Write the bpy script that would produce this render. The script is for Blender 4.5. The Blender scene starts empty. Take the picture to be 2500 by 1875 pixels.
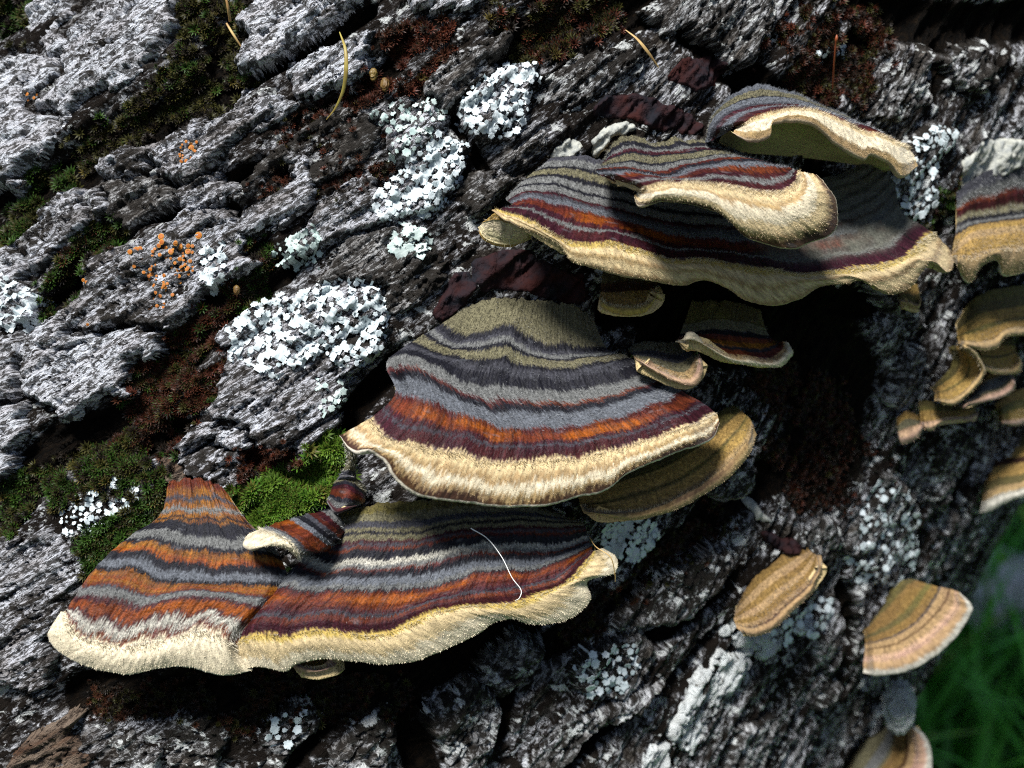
import bpy, math, random
import numpy as np
from mathutils import Vector, Matrix

random.seed(7)
rng = np.random.default_rng(11)
SC = bpy.context.scene
COL = SC.collection

# ------------------------------------------------------------------ camera, sky, sun, exposure
# All shapes are worked out in centimetres in a "bark frame": x right along the bark face, y into the trunk,
# z up the bark face.  The frame is then pitched (the bark faces slightly upwards) and put above the ground.
PITCH = math.radians(24.0)
DIST = 22.22                     # camera to bark face, cm
KPX = 0.0064                     # cm on the bark face for one photograph pixel
HC = 32.0                        # height of the frame's centre above the ground, cm
cp, sp = math.cos(PITCH), math.sin(PITCH)
ROT = np.array([[1, 0, 0], [0, cp, sp], [0, -sp, cp]])

def to_world(v):
    v = np.asarray(v, float)
    return (v @ ROT.T + np.array([0, 0, HC])) * 0.01

cam = bpy.data.cameras.new('camera')
cam.lens = 50.0
cam.sensor_width = 36.0
cam.clip_start = 0.005
cam.clip_end = 2000.0
cam.dof.use_dof = True
cam.dof.focus_distance = (DIST - 0.6) * 0.01
cam.dof.aperture_fstop = 20.0
camo = bpy.data.objects.new('camera', cam)
COL.objects.link(camo)
camo.location = Vector(to_world((0, -DIST, 0)))
camo.rotation_euler = (math.pi / 2 - PITCH, 0, 0)
SC.camera = camo

SUN_DIR = np.array([-0.24, -0.71, 0.66])          # towards the light, bark frame
SUN_DIR = SUN_DIR / np.linalg.norm(SUN_DIR)
sw = Vector(ROT @ SUN_DIR).normalized()
elev = math.asin(sw.z)
azim = math.atan2(sw.x, sw.y)
wld = bpy.data.worlds.new('World')
SC.world = wld
wld.use_nodes = True
nt = wld.node_tree
sky = nt.nodes.new('ShaderNodeTexSky')
sky.sky_type = 'NISHITA'
sky.sun_disc = False
sky.sun_elevation = elev
sky.sun_rotation = azim
nt.links.new(sky.outputs[0], nt.nodes['Background'].inputs[0])
nt.nodes['Background'].inputs[1].default_value = 0.05
sl = bpy.data.lights.new('sun', 'SUN')
sl.energy = 5.0
sl.angle = math.radians(16.0)
sl.color = (1.0, 0.985, 0.965)
so = bpy.data.objects.new('sun', sl)
COL.objects.link(so)
so.location = Vector((0, 0, 3))
so.rotation_euler = sw.to_track_quat('Z', 'Y').to_euler()
SC.view_settings.view_transform = 'Standard'
SC.view_settings.look = 'None'
SC.view_settings.exposure = 1.0
SC.view_settings.gamma = 1.0
SC.render.film_transparent = False
SC.cycles.use_denoising = False
SC.cycles.filter_width = 1.1

# ------------------------------------------------------------------ helpers: noise
def _hash(ix, iy, seed):
    h = (ix.astype(np.int64) * 374761393 + iy.astype(np.int64) * 668265263 + seed * 974634777) & 0xFFFFFFFF
    h = ((h ^ (h >> 13)) * 1274126177) & 0xFFFFFFFF
    return ((h ^ (h >> 16)) & 0xFFFF) / 65535.0

def pn(x, y, seed=0):
    """gradient noise, about -1..1"""
    x0 = np.floor(x); y0 = np.floor(y)
    fx = x - x0; fy = y - y0
    ux = fx * fx * fx * (fx * (fx * 6 - 15) + 10); uy = fy * fy * fy * (fy * (fy * 6 - 15) + 10)
    def g(dx, dy):
        a = _hash(x0 + dx, y0 + dy, seed) * 2 * math.pi
        return np.cos(a) * (fx - dx) + np.sin(a) * (fy - dy)
    n0 = g(0, 0) * (1 - ux) + g(1, 0) * ux
    n1 = g(0, 1) * (1 - ux) + g(1, 1) * ux
    return (n0 * (1 - uy) + n1 * uy) * 1.5

def fbm(x, y, octv=4, seed=0, gain=0.5):
    x = np.asarray(x, float); y = np.asarray(y, float)
    s = 0; a = 1.0; tot = 0
    for i in range(octv):
        s = s + a * pn(x, y, seed + i * 17); tot += a
        a *= gain; x = x * 2.03 + 3.1; y = y * 2.03 + 1.7
    return s / tot

def ridged(x, y, octv=4, seed=0):
    s = 0; a = 1.0; tot = 0
    for i in range(octv):
        s = s + a * (1 - 2 * np.abs(pn(x, y, seed + i * 13))); tot += a
        a *= 0.5; x = x * 2.07 + 5.2; y = y * 2.07 + 2.3
    return s / tot

def sstep(a, b, x):
    t = np.clip((x - a) / (b - a), 0, 1)
    return t * t * (3 - 2 * t)

# ------------------------------------------------------------------ helpers: the trunk's round surface
RAD = 17.0
Q0 = -4.1
TILT = math.radians(28.0)
AX = np.array([math.sin(TILT), 0, math.cos(TILT)])       # along the trunk
NX = np.array([math.cos(TILT), 0, -math.sin(TILT)])      # across it, to the right
CEN = Q0 * NX + np.array([0, RAD, 0])

def ray_dir(px, py):
    px = np.asarray(px, float); py = np.asarray(py, float)
    return np.stack([(px - 1250) * KPX, np.full(px.shape, DIST), (937.5 - py) * KPX], -1)

def ysurf(px, py):
    """depth of the smooth trunk surface seen at a photograph pixel"""
    d = ray_dir(px, py)
    o = np.array([0, -DIST, 0]) - CEN
    dp = d - (d @ AX)[..., None] * AX
    op = o - (o @ AX) * AX
    A = (dp ** 2).sum(-1); B = dp @ op; Cc = (op ** 2).sum() - RAD * RAD
    disc = np.maximum(B * B - A * Cc, 0.012 * A * 100)
    t = (-B - np.sqrt(disc)) / A
    return t * DIST - DIST

def at(px, py, y):
    d = ray_dir(px, py)
    k = (np.asarray(y, float) + DIST) / DIST
    return np.array([0, -DIST, 0]) + d * k[..., None]

def as_coords(px, py):
    """trunk coordinates (along, around) in cm of the surface point at a pixel"""
    p = at(px, py, ysurf(px, py)) - CEN
    a = p @ AX
    ph = np.arctan2(p @ NX, -p[..., 1])
    return a, ph * RAD

def surf(a, s, h):
    ph = s / RAD
    r = RAD + h
    return CEN + a[..., None] * AX + (np.sin(ph) * r)[..., None] * NX - (np.cos(ph) * r)[..., None] * np.array([0, 1.0, 0])

def surf_n(s):
    ph = s / RAD
    return np.sin(ph)[..., None] * NX - np.cos(ph)[..., None] * np.array([0, 1.0, 0])

def grain_uv(a, s):
    g = 0.50 * (1 - sstep(0.0, 11.0, s))
    return a * np.sqrt(1 + g * g), s - g * a

# ------------------------------------------------------------------ helpers: objects
def mesh_data(name, V, F, mat, uv=None, col=None, smooth=True, origin=(0, 0, 0), local=False):
    V = np.asarray(V, float).reshape(-1, 3)
    W = V if local else to_world(V) - np.asarray(origin, float)
    F = np.asarray(F, np.int32)
    k = F.shape[1]
    me = bpy.data.meshes.new(name)
    me.vertices.add(len(W)); me.vertices.foreach_set('co', W.astype(np.float32).ravel())
    me.loops.add(F.size); me.loops.foreach_set('vertex_index', F.ravel())
    me.polygons.add(len(F))
    me.polygons.foreach_set('loop_start', np.arange(0, F.size, k, dtype=np.int32))
    me.polygons.foreach_set('loop_total', np.full(len(F), k, np.int32))
    me.polygons.foreach_set('use_smooth', np.full(len(F), smooth))
    if uv is not None:
        l = me.uv_layers.new(name='UVMap')
        l.data.foreach_set('uv', np.asarray(uv, np.float32).reshape(-1, 2)[F.ravel()].ravel())
    if col is not None:
        c = np.asarray(col, np.float32).reshape(-1, col.shape[-1])
        if c.shape[1] == 3: c = np.concatenate([c, np.ones((len(c), 1), np.float32)], 1)
        at_ = me.attributes.new('tint', 'FLOAT_COLOR', 'POINT')
        at_.data.foreach_set('color', c.ravel())
    me.materials.append(mat)
    me.update(calc_edges=True)
    me.validate()
    return me

def link(name, me, parent=None, loc=None):
    o = bpy.data.objects.new(name, me)
    COL.objects.link(o)
    if parent is not None: o.parent = parent
    if loc is not None: o.location = loc
    return o

def tag(o, label=None, cat=None, group=None, kind=None):
    if label: o['label'] = label
    if cat: o['category'] = cat
    if group: o['group'] = group
    if kind: o['kind'] = kind
    return o

def thing(name, label, cat, base, group=None):
    o = bpy.data.objects.new(name, None)
    COL.objects.link(o)
    o.empty_display_size = 0.01
    o.location = Vector(to_world(base))
    return tag(o, label, cat, group)

def part(name, parent, V, F, mat, kind=None, **kw):
    me = mesh_data(name, V, F, mat, origin=parent.location, **kw)
    o = link(name, me, parent)
    if kind: o['kind'] = kind
    return o

def single(name, label, cat, V, F, mat, base=None, group=None, kind=None, **kw):
    W = to_world(np.asarray(V).reshape(-1, 3))
    org = W.mean(0)
    me = mesh_data(name, V, F, mat, origin=org, **kw)
    o = link(name, me, None, Vector(org))
    return tag(o, label, cat, group, kind)

def grid_faces(nr, nc, off=0, flip=False):
    i = np.arange(nr - 1)[:, None] * nc + np.arange(nc - 1)[None, :] + off
    f = np.stack([i, i + 1, i + nc + 1, i + nc], -1).reshape(-1, 4)
    return f[:, ::-1] if flip else f

# ------------------------------------------------------------------ materials
class NT:
    def __init__(self, name):
        self.m = bpy.data.materials.new(name); self.m.use_nodes = True
        self.t = self.m.node_tree; self.b = self.t.nodes['Principled BSDF']
    def n(self, typ, **kw):
        x = self.t.nodes.new(typ)
        for k, v in kw.items(): setattr(x, k, v)
        return x
    def l(self, a, b): self.t.links.new(a, b)
    def noise(self, vec, scale, detail=5, rough=0.55, dist=0.0):
        x = self.n('ShaderNodeTexNoise'); self.l(vec, x.inputs['Vector'])
        x.inputs['Scale'].default_value = scale; x.inputs['Detail'].default_value = detail
        x.inputs['Roughness'].default_value = rough; x.inputs['Distortion'].default_value = dist
        return x.outputs['Fac']
    def ramp(self, fac, *stops):
        x = self.n('ShaderNodeValToRGB'); self.l(fac, x.inputs[0]); e = x.color_ramp.elements
        while len(e) < len(stops): e.new(0.5)
        for el, (p, c) in zip(e, stops):
            el.position = p; el.color = (c, c, c, 1) if not isinstance(c, tuple) else (*c, 1)
        return x.outputs[0]
    def mix(self, fac, a, b, mode='MIX'):
        x = self.n('ShaderNodeMix'); x.data_type = 'RGBA'; x.blend_type = mode
        for s, v in ((x.inputs[0], fac), (x.inputs[6], a), (x.inputs[7], b)):
            if hasattr(v, 'is_output'): self.l(v, s)
            elif isinstance(v, tuple): s.default_value = (*v, 1)
            else: s.default_value = v
        return x.outputs[2]
    def math(self, op, a, b=0.0):
        x = self.n('ShaderNodeMath'); x.operation = op
        for s, v in zip(x.inputs, (a, b)):
            if hasattr(v, 'is_output'): self.l(v, s)
            else: s.default_value = v
        return x.outputs[0]
    def mapping(self, vec, scale):
        x = self.n('ShaderNodeMapping'); self.l(vec, x.inputs[0]); x.inputs['Scale'].default_value = scale
        return x.outputs[0]
    def bump(self, h, strength, dist, normal=None):
        x = self.n('ShaderNodeBump'); self.l(h, x.inputs['Height'])
        x.inputs['Strength'].default_value = strength; x.inputs['Distance'].default_value = dist
        if normal is not None: self.l(normal, x.inputs['Normal'])
        return x.outputs[0]
    def done(self, color, rough=0.8, normal=None, spec=0.3):
        if hasattr(color, 'is_output'): self.l(color, self.b.inputs['Base Color'])
        else: self.b.inputs['Base Color'].default_value = (*color, 1)
        if hasattr(rough, 'is_output'): self.l(rough, self.b.inputs['Roughness'])
        else: self.b.inputs['Roughness'].default_value = rough
        self.b.inputs['Specular IOR Level'].default_value = spec
        if normal is not None: self.l(normal, self.b.inputs['Normal'])
        return self.m

def bark_mat(name, pale, mid, dark, fleck, speck, seed=0.0, white=0.0, humus_shade=False):
    """weathered bark: pale crust over brown bark with dark algae. fleck: share of dark patches, speck: share of dark specks"""
    N = NT(name)
    uv = N.n('ShaderNodeUVMap').outputs[0]
    off = N.n('ShaderNodeVectorMath'); off.operation = 'ADD'; N.l(uv, off.inputs[0]); off.inputs[1].default_value = (seed, seed * 1.7, 0)
    uv = off.outputs[0]
    n1 = N.noise(N.mapping(uv, (1.0, 3.0, 1.0)), 1.1, 6, 0.62, 0.3)
    n2 = N.noise(N.mapping(uv, (1.0, 1.6, 1.0)), 5.5, 8, 0.74, 0.3)
    n3 = N.noise(uv, 0.75, 4, 0.6)
    n4 = N.noise(N.mapping(uv, (0.7, 5.0, 1.0)), 3.0, 7, 0.74, 0.5)
    n5 = N.noise(N.mapping(uv, (0.8, 2.4, 1.0)), 7.0, 5, 0.78, 0.4)
    c = N.mix(N.ramp(n1, (0.38, 0.0), (0.58, 1.0)), mid, pale)
    sk = N.ramp(n5, (0.322 + 0.3 * speck, 1.0), (0.348 + 0.3 * speck, 0.0))
    c = N.mix(N.math('MULTIPLY', sk, 0.9), c, dark)
    thr = 0.30 + 0.42 * fleck
    comb = N.math('ADD', N.math('MULTIPLY', n2, 0.62), N.math('MULTIPLY', n3, 0.38))
    dk = N.ramp(comb, (thr - 0.03, 1.0), (thr + 0.02, 0.0))
    c = N.mix(dk, c, dark)
    ln = N.ramp(n4, (0.36, 0.9), (0.42, 0.0))
    c = N.mix(ln, c, dark)
    if white:
        wm = N.ramp(N.noise(uv, 3.4, 7, 0.68, 0.4), (0.60 - 0.1 * white, 0.0), (0.63 - 0.1 * white, 1.0))
        c = N.mix(wm, c, (0.62, 0.64, 0.62))
    if humus_shade:                                       # black humus in the furrows, also painting the shade below the big brackets
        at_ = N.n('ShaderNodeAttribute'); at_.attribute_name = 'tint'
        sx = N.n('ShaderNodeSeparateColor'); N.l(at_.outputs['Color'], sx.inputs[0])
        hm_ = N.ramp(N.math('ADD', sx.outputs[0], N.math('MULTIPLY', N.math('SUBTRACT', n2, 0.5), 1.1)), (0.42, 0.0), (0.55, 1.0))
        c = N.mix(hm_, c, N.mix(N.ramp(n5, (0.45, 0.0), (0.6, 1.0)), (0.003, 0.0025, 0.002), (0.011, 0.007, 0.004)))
    hgt = N.math('ADD', N.math('MULTIPLY', n4, 1.0), N.math('ADD', N.math('MULTIPLY', n2, 1.2), N.math('MULTIPLY', n5, 0.55)))
    nb = N.bump(hgt, 1.0, 0.0015)
    return N.done(c, 0.65, nb, 0.06 if humus_shade else 0.22)

def tint_mat(name, rough=0.8, spec=0.2, bump=0.0, bscale=2500.0, sheen=0.0, vary=0.35, trans=0.0):
    N = NT(name)
    a = N.n('ShaderNodeAttribute'); a.attribute_name = 'tint'
    pos = N.n('ShaderNodeNewGeometry').outputs['Position']
    n = N.noise(pos, bscale, 4, 0.6)
    c = N.mix(1.0, a.outputs['Color'], N.ramp(n, (0.25, 1 - vary), (0.75, 1 + vary * 0.6)), 'MULTIPLY')
    nb = N.bump(n, bump, 0.0004) if bump else None
    if sheen:
        N.b.inputs['Sheen Weight'].default_value = sheen; N.b.inputs['Sheen Roughness'].default_value = 0.4
    if trans:
        N.b.inputs['Subsurface Weight'].default_value = trans
        N.b.inputs['Subsurface Radius'].default_value = (0.001, 0.0008, 0.0004)
    r = a.outputs['Alpha'] if rough == 'alpha' else rough
    return N.done(c, r, nb, spec)

def plain_mat(name, c1, c2, scale, rough=0.7, bump=0.3, bdist=0.0004, spec=0.3, detail=5):
    N = NT(name)
    pos = N.n('ShaderNodeNewGeometry').outputs['Position']
    n = N.noise(pos, scale, detail, 0.6)
    c = N.mix(N.ramp(n, (0.35, 0.0), (0.65, 1.0)), c1, c2)
    return N.done(c, rough, N.bump(n, bump, bdist), spec)

M_BARK = [bark_mat('bark_pale_%s' % k, p, m, (0.022, 0.018, 0.014), f, sp_, sd)
          for k, p, m, f, sp_, sd in (('a', (0.80, 0.83, 0.89), (0.62, 0.61, 0.64), 0.36, 0.525, 0.0),
                                 ('b', (0.74, 0.76, 0.82), (0.36, 0.34, 0.34), 0.42, 0.555, 13.3),
                                 ('c', (0.54, 0.54, 0.54), (0.15, 0.135, 0.12), 0.49, 0.58, 31.7))]
M_BARK_R = bark_mat('bark_speckled', (0.54, 0.55, 0.56), (0.12, 0.105, 0.09), (0.014, 0.011, 0.008), 0.48, 0.575, 5.1, 0.35)
M_CRUST_PALE = bark_mat('bark_white_crust', (0.72, 0.76, 0.75), (0.56, 0.58, 0.57), (0.10, 0.09, 0.07), 0.16, 0.22, 2.2, 0.7)
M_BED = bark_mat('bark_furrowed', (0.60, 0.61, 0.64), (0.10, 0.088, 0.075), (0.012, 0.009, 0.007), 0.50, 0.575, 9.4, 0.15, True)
M_BROWNBARK = bark_mat('bark_brown', (0.20, 0.15, 0.11), (0.09, 0.045, 0.024), (0.02, 0.012, 0.008), 0.42, 0.4, 3.9)
M_CAP = tint_mat('fungus_cap', rough='alpha', spec=0.12, bump=0.5, bscale=3000, vary=0.65)
M_MARGIN = tint_mat('fungus_margin', rough=0.85, spec=0.12, bump=0.35, bscale=3800, sheen=0.15, vary=0.18)
M_FUZZ = tint_mat('fungus_hair', rough=0.6, spec=0.3, vary=0.1)
M_MOSS = tint_mat('moss_leaf', rough=0.55, spec=0.3, vary=0.15)

def pore_mat():
    N = NT('fungus_pores')
    a = N.n('ShaderNodeAttribute'); a.attribute_name = 'tint'
    pos = N.n('ShaderNodeNewGeometry').outputs['Position']
    v = N.n('ShaderNodeTexVoronoi'); N.l(pos, v.inputs['Vector']); v.inputs['Scale'].default_value = 3300
    d = N.ramp(v.outputs['Distance'], (0.0, 0.0), (0.5, 1.0))
    c = N.mix(1.0, a.outputs['Color'], N.ramp(v.outputs['Distance'], (0.05, 0.45), (0.4, 1.1)), 'MULTIPLY')
    return N.done(c, 0.8, N.bump(d, 0.6, 0.0002), 0.2)
M_PORE = pore_mat()
# ------------------------------------------------------------------ the tree trunk: dark bed and every bark plate
# outlines of the bark plates: (variant, thickness cm, outline in photograph pixels -> laid onto the trunk surface)
PLATES = [
 (0, .26, [(65,15),(110,-20),(165,-20),(170,40),(150,60),(162,95),(150,120),(115,135),(90,125),(65,80)]),
 (0, .40, [(172,86),(235,41),(290,-20),(430,-20),(438,45),(434,72),(407,118),(357,167),(316,208),(253,226),(203,253),(167,312),(149,325),(136,280),(90,270),(90,244),(158,190),(154,145)]),
 (0, .42, [(-40,145),(59,136),(149,149),(136,190),(90,226),(68,253),(81,289),(145,289),(149,325),(122,362),(68,398),(36,452),(-40,470)]),
 (0, .40, [(580,45),(640,-20),(890,-20),(840,30),(770,81),(680,130),(605,176),(585,176),(592,127),(600,90)]),
 (0, .36, [(700,167),(768,127),(832,95),(918,86),(927,118),(886,181),(859,217),(805,217),(782,244),(741,240),(705,203)]),
 (1, .30, [(362,375),(452,307),(542,271),(610,217),(678,226),(732,253),(678,289),(610,316),(565,357),(520,407),(452,443),(407,430),(370,407)]),
 (1, .20, [(217,407),(253,384),(307,362),(353,375),(348,407),(289,430),(235,434)]),
 (1, .28, [(434,475),(497,443),(565,430),(588,466),(542,497),(475,511),(434,497)]),
 (1, .34, [(588,520),(633,488),(705,434),(741,384),(768,407),(768,497),(741,533),(678,560),(606,583),(565,560)]),
 (1, .36, [(212,641),(289,605),(389,540),(452,510),(560,520),(588,560),(600,605),(624,641),(588,678),(506,705),(470,754),(407,800),(300,790),(180,800),(149,759),(199,723)]),
 (0, .38, [(149,768),(180,808),(300,798),(400,808),(389,854),(325,885),(312,962),(253,967),(217,994),(194,1035),(149,1035),(113,994),(50,967),(59,904),(59,849),(99,800)]),
 (1, .34, [(81,556),(108,511),(149,479),(194,461),(221,470),(217,520),(194,565),(172,601),(131,624),(113,655),(72,664),(63,610)]),
 (0, .26, [(221,488),(244,475),(253,493),(240,511),(226,506)]),
 (0, .36, [(-40,600),(40,600),(70,640),(60,690),(85,740),(90,790),(40,800),(-40,800)]),
 (0, .34, [(-40,831),(77,813),(59,876),(45,904),(41,967),(27,976),(-40,971)]),
 (0, .36, [(-40,985),(54,980),(72,1012),(68,1062),(45,1093),(18,1148),(-40,1180)]),
 (1, .38, [(497,1003),(533,935),(565,876),(533,831),(588,763),(633,732),(723,718),(814,696),(922,696),(949,786),(931,867),(886,904),(836,935),(845,989),(814,1035),(741,1080),(678,1107),(615,1089),(601,1048),(520,1030)]),
 (0, .28, [(461,1035),(524,1039),(601,1057),(606,1089),(565,1102),(520,1080),(493,1084),(438,1130),(420,1093)]),
 (1, .30, [(723,1089),(768,1039),(836,1012),(836,1039),(786,1084),(746,1125),(710,1134)]),
 (1, .30, [(443,1125),(497,1093),(588,1102),(597,1170),(542,1193),(497,1184),(456,1157)]),
 (2, .32, [(800,640),(850,580),(920,560),(1000,560),(1060,600),(1100,640),(1080,700),(1000,760),(960,790),(930,690),(830,690),(780,690)]),
 (1, .34, [(775,500),(850,440),(900,410),(960,480),(950,545),(900,555),(820,600),(740,640),(690,650),(700,590)]),
 (2, .24, [(690,330),(760,290),(830,260),(900,280),(930,330),(900,395),(840,435),(775,465),(700,430)]),
 (1, .40, [(1125,235),(1162,203),(1234,158),(1311,154),(1315,181),(1293,235),(1284,307),(1252,353),(1198,344),(1148,339),(1121,307)]),
 (2, .34, [(1040,212),(1116,118),(1175,77),(1247,72),(1247,127),(1207,149),(1144,199),(1116,217),(1094,262),(1053,240)]),
 (1, .36, [(913,290),(981,245),(1053,250),(1098,275),(1080,316),(1153,355),(1144,384),(1125,452),(1089,497),(1053,529),(981,533),(931,533),(895,515),(936,461),(990,407),(963,384),(949,339)]),
 (2, .32, [(1252,358),(1320,316),(1365,307),(1333,362),(1288,402),(1252,411),(1216,398)]),
 (2, .30, [(1107,488),(1144,420),(1207,416),(1279,434),(1252,475),(1234,497),(1198,520),(1144,530)]),
 (0, .44, [(1000,-20),(1170,-20),(1150,20),(1094,27),(1053,32),(1017,27)]),
 (3, .26, [(1572,27),(1680,-20),(1884,-20),(1889,45),(1844,149),(1771,172),(1753,113),(1680,77),(1635,90)]),
 (3, .26, [(1330,190),(1420,130),(1520,100),(1600,110),(1560,180),(1480,220),(1390,260),(1330,250)]),
 (3, .30, [(2124,280),(2169,194),(2205,100),(2260,100),(2268,181),(2268,253),(2223,294),(2169,294)]),
 (3, .28, [(2305,149),(2336,113),(2404,104),(2440,203),(2404,226),(2350,217)]),
 (3, .34, [(2151,407),(2205,339),(2268,294),(2332,316),(2314,362),(2277,407),(2291,452),(2268,520),(2241,547),(2192,529),(2155,475)]),
 (4, .12, [(1636,1803),(1658,1726),(1690,1681),(1721,1631),(1758,1581),(1816,1604),(1853,1622),(1830,1654),(1812,1690),(1771,1717),(1735,1771),(1694,1844),(1654,1830)]),
 (4, .12, [(1780,1545),(1844,1550),(1898,1532),(1952,1514),(2002,1532),(1975,1554),(1929,1554),(1893,1590),(1862,1618),(1816,1595),(1785,1572)]),
 (3, .30, [(1379,1631),(1442,1577),(1505,1559),(1586,1545),(1604,1600),(1568,1645),(1523,1703),(1469,1713),(1401,1699)]),
 (3, .30, [(1455,1722),(1523,1708),(1613,1654),(1636,1649),(1568,1722),(1505,1758),(1433,1803),(1401,1848),(1333,1900),(1252,1900),(1320,1803),(1365,1749)]),
 (3, .28, [(1040,1735),(1089,1695),(1162,1668),(1207,1704),(1220,1758),(1184,1848),(1162,1900),(1080,1900),(1071,1803)]),
 (3, .28, [(868,1780),(913,1744),(967,1771),(985,1803),(958,1848),(936,1900),(800,1900),(800,1830)]),
 (3, .32, [(1505,1532),(1541,1478),(1614,1405),(1659,1370),(1727,1338),(1790,1340),(1760,1440),(1704,1487),(1681,1509),(1614,1532),(1546,1545)]),
 (3, .26, [(1997,1553),(2060,1542),(2042,1590),(2011,1636),(1984,1636)]),
 (3, .26, [(1979,1731),(1979,1685),(2006,1649),(2051,1672),(2033,1699),(2006,1735),(1993,1744)]),
 (3, .26, [(1780,1848),(1816,1776),(1871,1749),(1898,1758),(1884,1803),(1844,1900),(1780,1900)]),
 (4, .12, [(1549,1900),(1590,1821),(1636,1817),(1655,1900)]),
 (3, .26, [(2079,1794),(2124,1749),(2196,1667),(2223,1672),(2196,1713),(2151,1767),(2106,1803)]),
 (1, .34, [(-30,1330),(60,1310),(110,1290),(190,1330),(240,1370),(200,1420),(165,1480),(150,1520),(110,1560),(140,1620),(110,1670),(60,1690),(-30,1660)]),
 (3, .26, [(398,1790),(443,1749),(497,1740),(550,1790),(550,1840),(530,1900),(420,1900)]),
 (3, .26, [(271,1803),(325,1780),(398,1830),(393,1900),(262,1900)]),
 (5, .30, [(20,1840),(70,1790),(150,1750),(200,1740),(190,1800),(230,1850),(200,1900),(20,1900)]),
 (5, .26, [(398,1135),(420,1118),(445,1130),(452,1165),(470,1190),(440,1200),(412,1190),(400,1165)]),
 (3, .30, [(2287,1102),(2314,1057),(2359,1026),(2391,1030),(2386,1080),(2336,1148),(2296,1238),(2272,1229)]),
 (3, .26, [(2105,1400),(2060,1340),(2090,1250),(2150,1190),(2130,1140),(2180,1150),(2230,1210),(2240,1300),(2230,1390),(2190,1430)]),
 (3, .22, [(1180,1620),(1260,1560),(1330,1560),(1340,1600),(1290,1650),(1220,1690),(1180,1680)]),
 (3, .22, [(640,1800),(700,1740),(770,1720),(790,1770),(740,1830),(690,1890),(640,1890)]),
 (2, .26, [(640,390),(690,340),(700,380),(650,430),(600,470),(580,440)]),
 (2, .24, [(240,450),(330,430),(410,440),(420,500),(370,530),(300,560),(270,540),(260,490)]),
 (3, .24, [(2270,1400),(2290,1300),(2330,1240),(2345,1280),(2320,1360),(2290,1430)]),
 (3, .24, [(2150,620),(2230,720),(2260,800),(2210,820),(2150,740),(2120,680)]),
 (3, .24, [(2190,900),(2230,840),(2265,850),(2250,930),(2200,1000),(2170,980)]),
 (3, .22, [(1900,1340),(1960,1290),(2040,1260),(2060,1320),(2020,1380),(1960,1400)]),
 (3, .22, [(1720,1130),(1790,1110),(1850,1140),(1850,1200),(1780,1230),(1710,1200)]),
]
DA = 0.034
A_AX = np.arange(-11.5, 11.5, DA)
S_AX = np.arange(-7.5, 20.5, DA)
GA, GS = np.meshgrid(A_AX, S_AX, indexing='ij')
GU, GV = grain_uv(GA, GS)

# the bed: ridges along the grain with deep furrows
FURROWS_SHADE = [  # (half width in pixels, line in photograph pixels): deep humus-filled furrows, plus bands of painted shade under the brackets
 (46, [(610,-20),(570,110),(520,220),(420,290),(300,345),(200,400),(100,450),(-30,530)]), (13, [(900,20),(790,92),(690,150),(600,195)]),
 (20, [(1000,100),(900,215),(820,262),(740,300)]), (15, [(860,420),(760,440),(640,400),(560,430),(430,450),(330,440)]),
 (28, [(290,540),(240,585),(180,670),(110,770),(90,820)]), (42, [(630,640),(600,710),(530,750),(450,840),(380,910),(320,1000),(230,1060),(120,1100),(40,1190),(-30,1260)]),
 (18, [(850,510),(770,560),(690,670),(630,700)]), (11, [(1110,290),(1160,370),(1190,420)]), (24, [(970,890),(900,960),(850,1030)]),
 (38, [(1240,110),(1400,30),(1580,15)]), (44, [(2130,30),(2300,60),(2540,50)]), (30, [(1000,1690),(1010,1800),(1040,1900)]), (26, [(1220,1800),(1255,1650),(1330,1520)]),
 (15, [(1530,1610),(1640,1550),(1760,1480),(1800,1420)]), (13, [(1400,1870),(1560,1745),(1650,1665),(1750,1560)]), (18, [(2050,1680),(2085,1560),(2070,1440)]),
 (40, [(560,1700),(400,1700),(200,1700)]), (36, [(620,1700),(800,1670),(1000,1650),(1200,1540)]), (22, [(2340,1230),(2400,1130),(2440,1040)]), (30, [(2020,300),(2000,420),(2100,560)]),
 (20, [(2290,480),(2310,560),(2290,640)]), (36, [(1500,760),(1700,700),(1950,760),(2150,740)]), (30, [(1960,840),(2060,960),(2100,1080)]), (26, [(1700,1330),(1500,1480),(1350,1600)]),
 (20, [(2280,60),(2310,150),(2290,230)]), (34, [(270,1080),(420,1060),(560,1120),(760,1150)]), (16, [(250,470),(330,520),(420,520),(560,510)]), (18, [(700,1880),(790,1780),(870,1720)]), (120, [(1700,730),(1950,800),(2060,950),(2020,1120)]), (60, [(560,1690),(800,1660),(1050,1640),(1250,1560)]), (45, [(1880,1180),(1750,1260),(1600,1400)]), (40, [(1700,60),(1900,250),(2060,180),(2160,60)]),  # widest bands darken the bark as painted shade below the big shelves
]
def line_dist(x, y, pts):
    best = np.full(x.shape, 1e9)
    for (ax, ay), (bx, by) in zip(pts[:-1], pts[1:]):
        ex, ey = bx - ax, by - ay
        t = np.clip(((x - ax) * ex + (y - ay) * ey) / (ex * ex + ey * ey + 1e-12), 0, 1)
        best = np.minimum(best, (x - ax - t * ex) ** 2 + (y - ay - t * ey) ** 2)
    return np.sqrt(best)
FUR_SHADE = np.zeros(GA.shape)  # furrow depth and darkness, including the shade painted below brackets
for hw, pts in FURROWS_SHADE:
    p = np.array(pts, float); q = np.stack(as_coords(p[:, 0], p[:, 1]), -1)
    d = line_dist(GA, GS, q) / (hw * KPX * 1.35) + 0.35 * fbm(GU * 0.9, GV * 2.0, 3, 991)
    FUR_SHADE = np.maximum(FUR_SHADE, 1 - sstep(0.45, 1.5, d))
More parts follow.
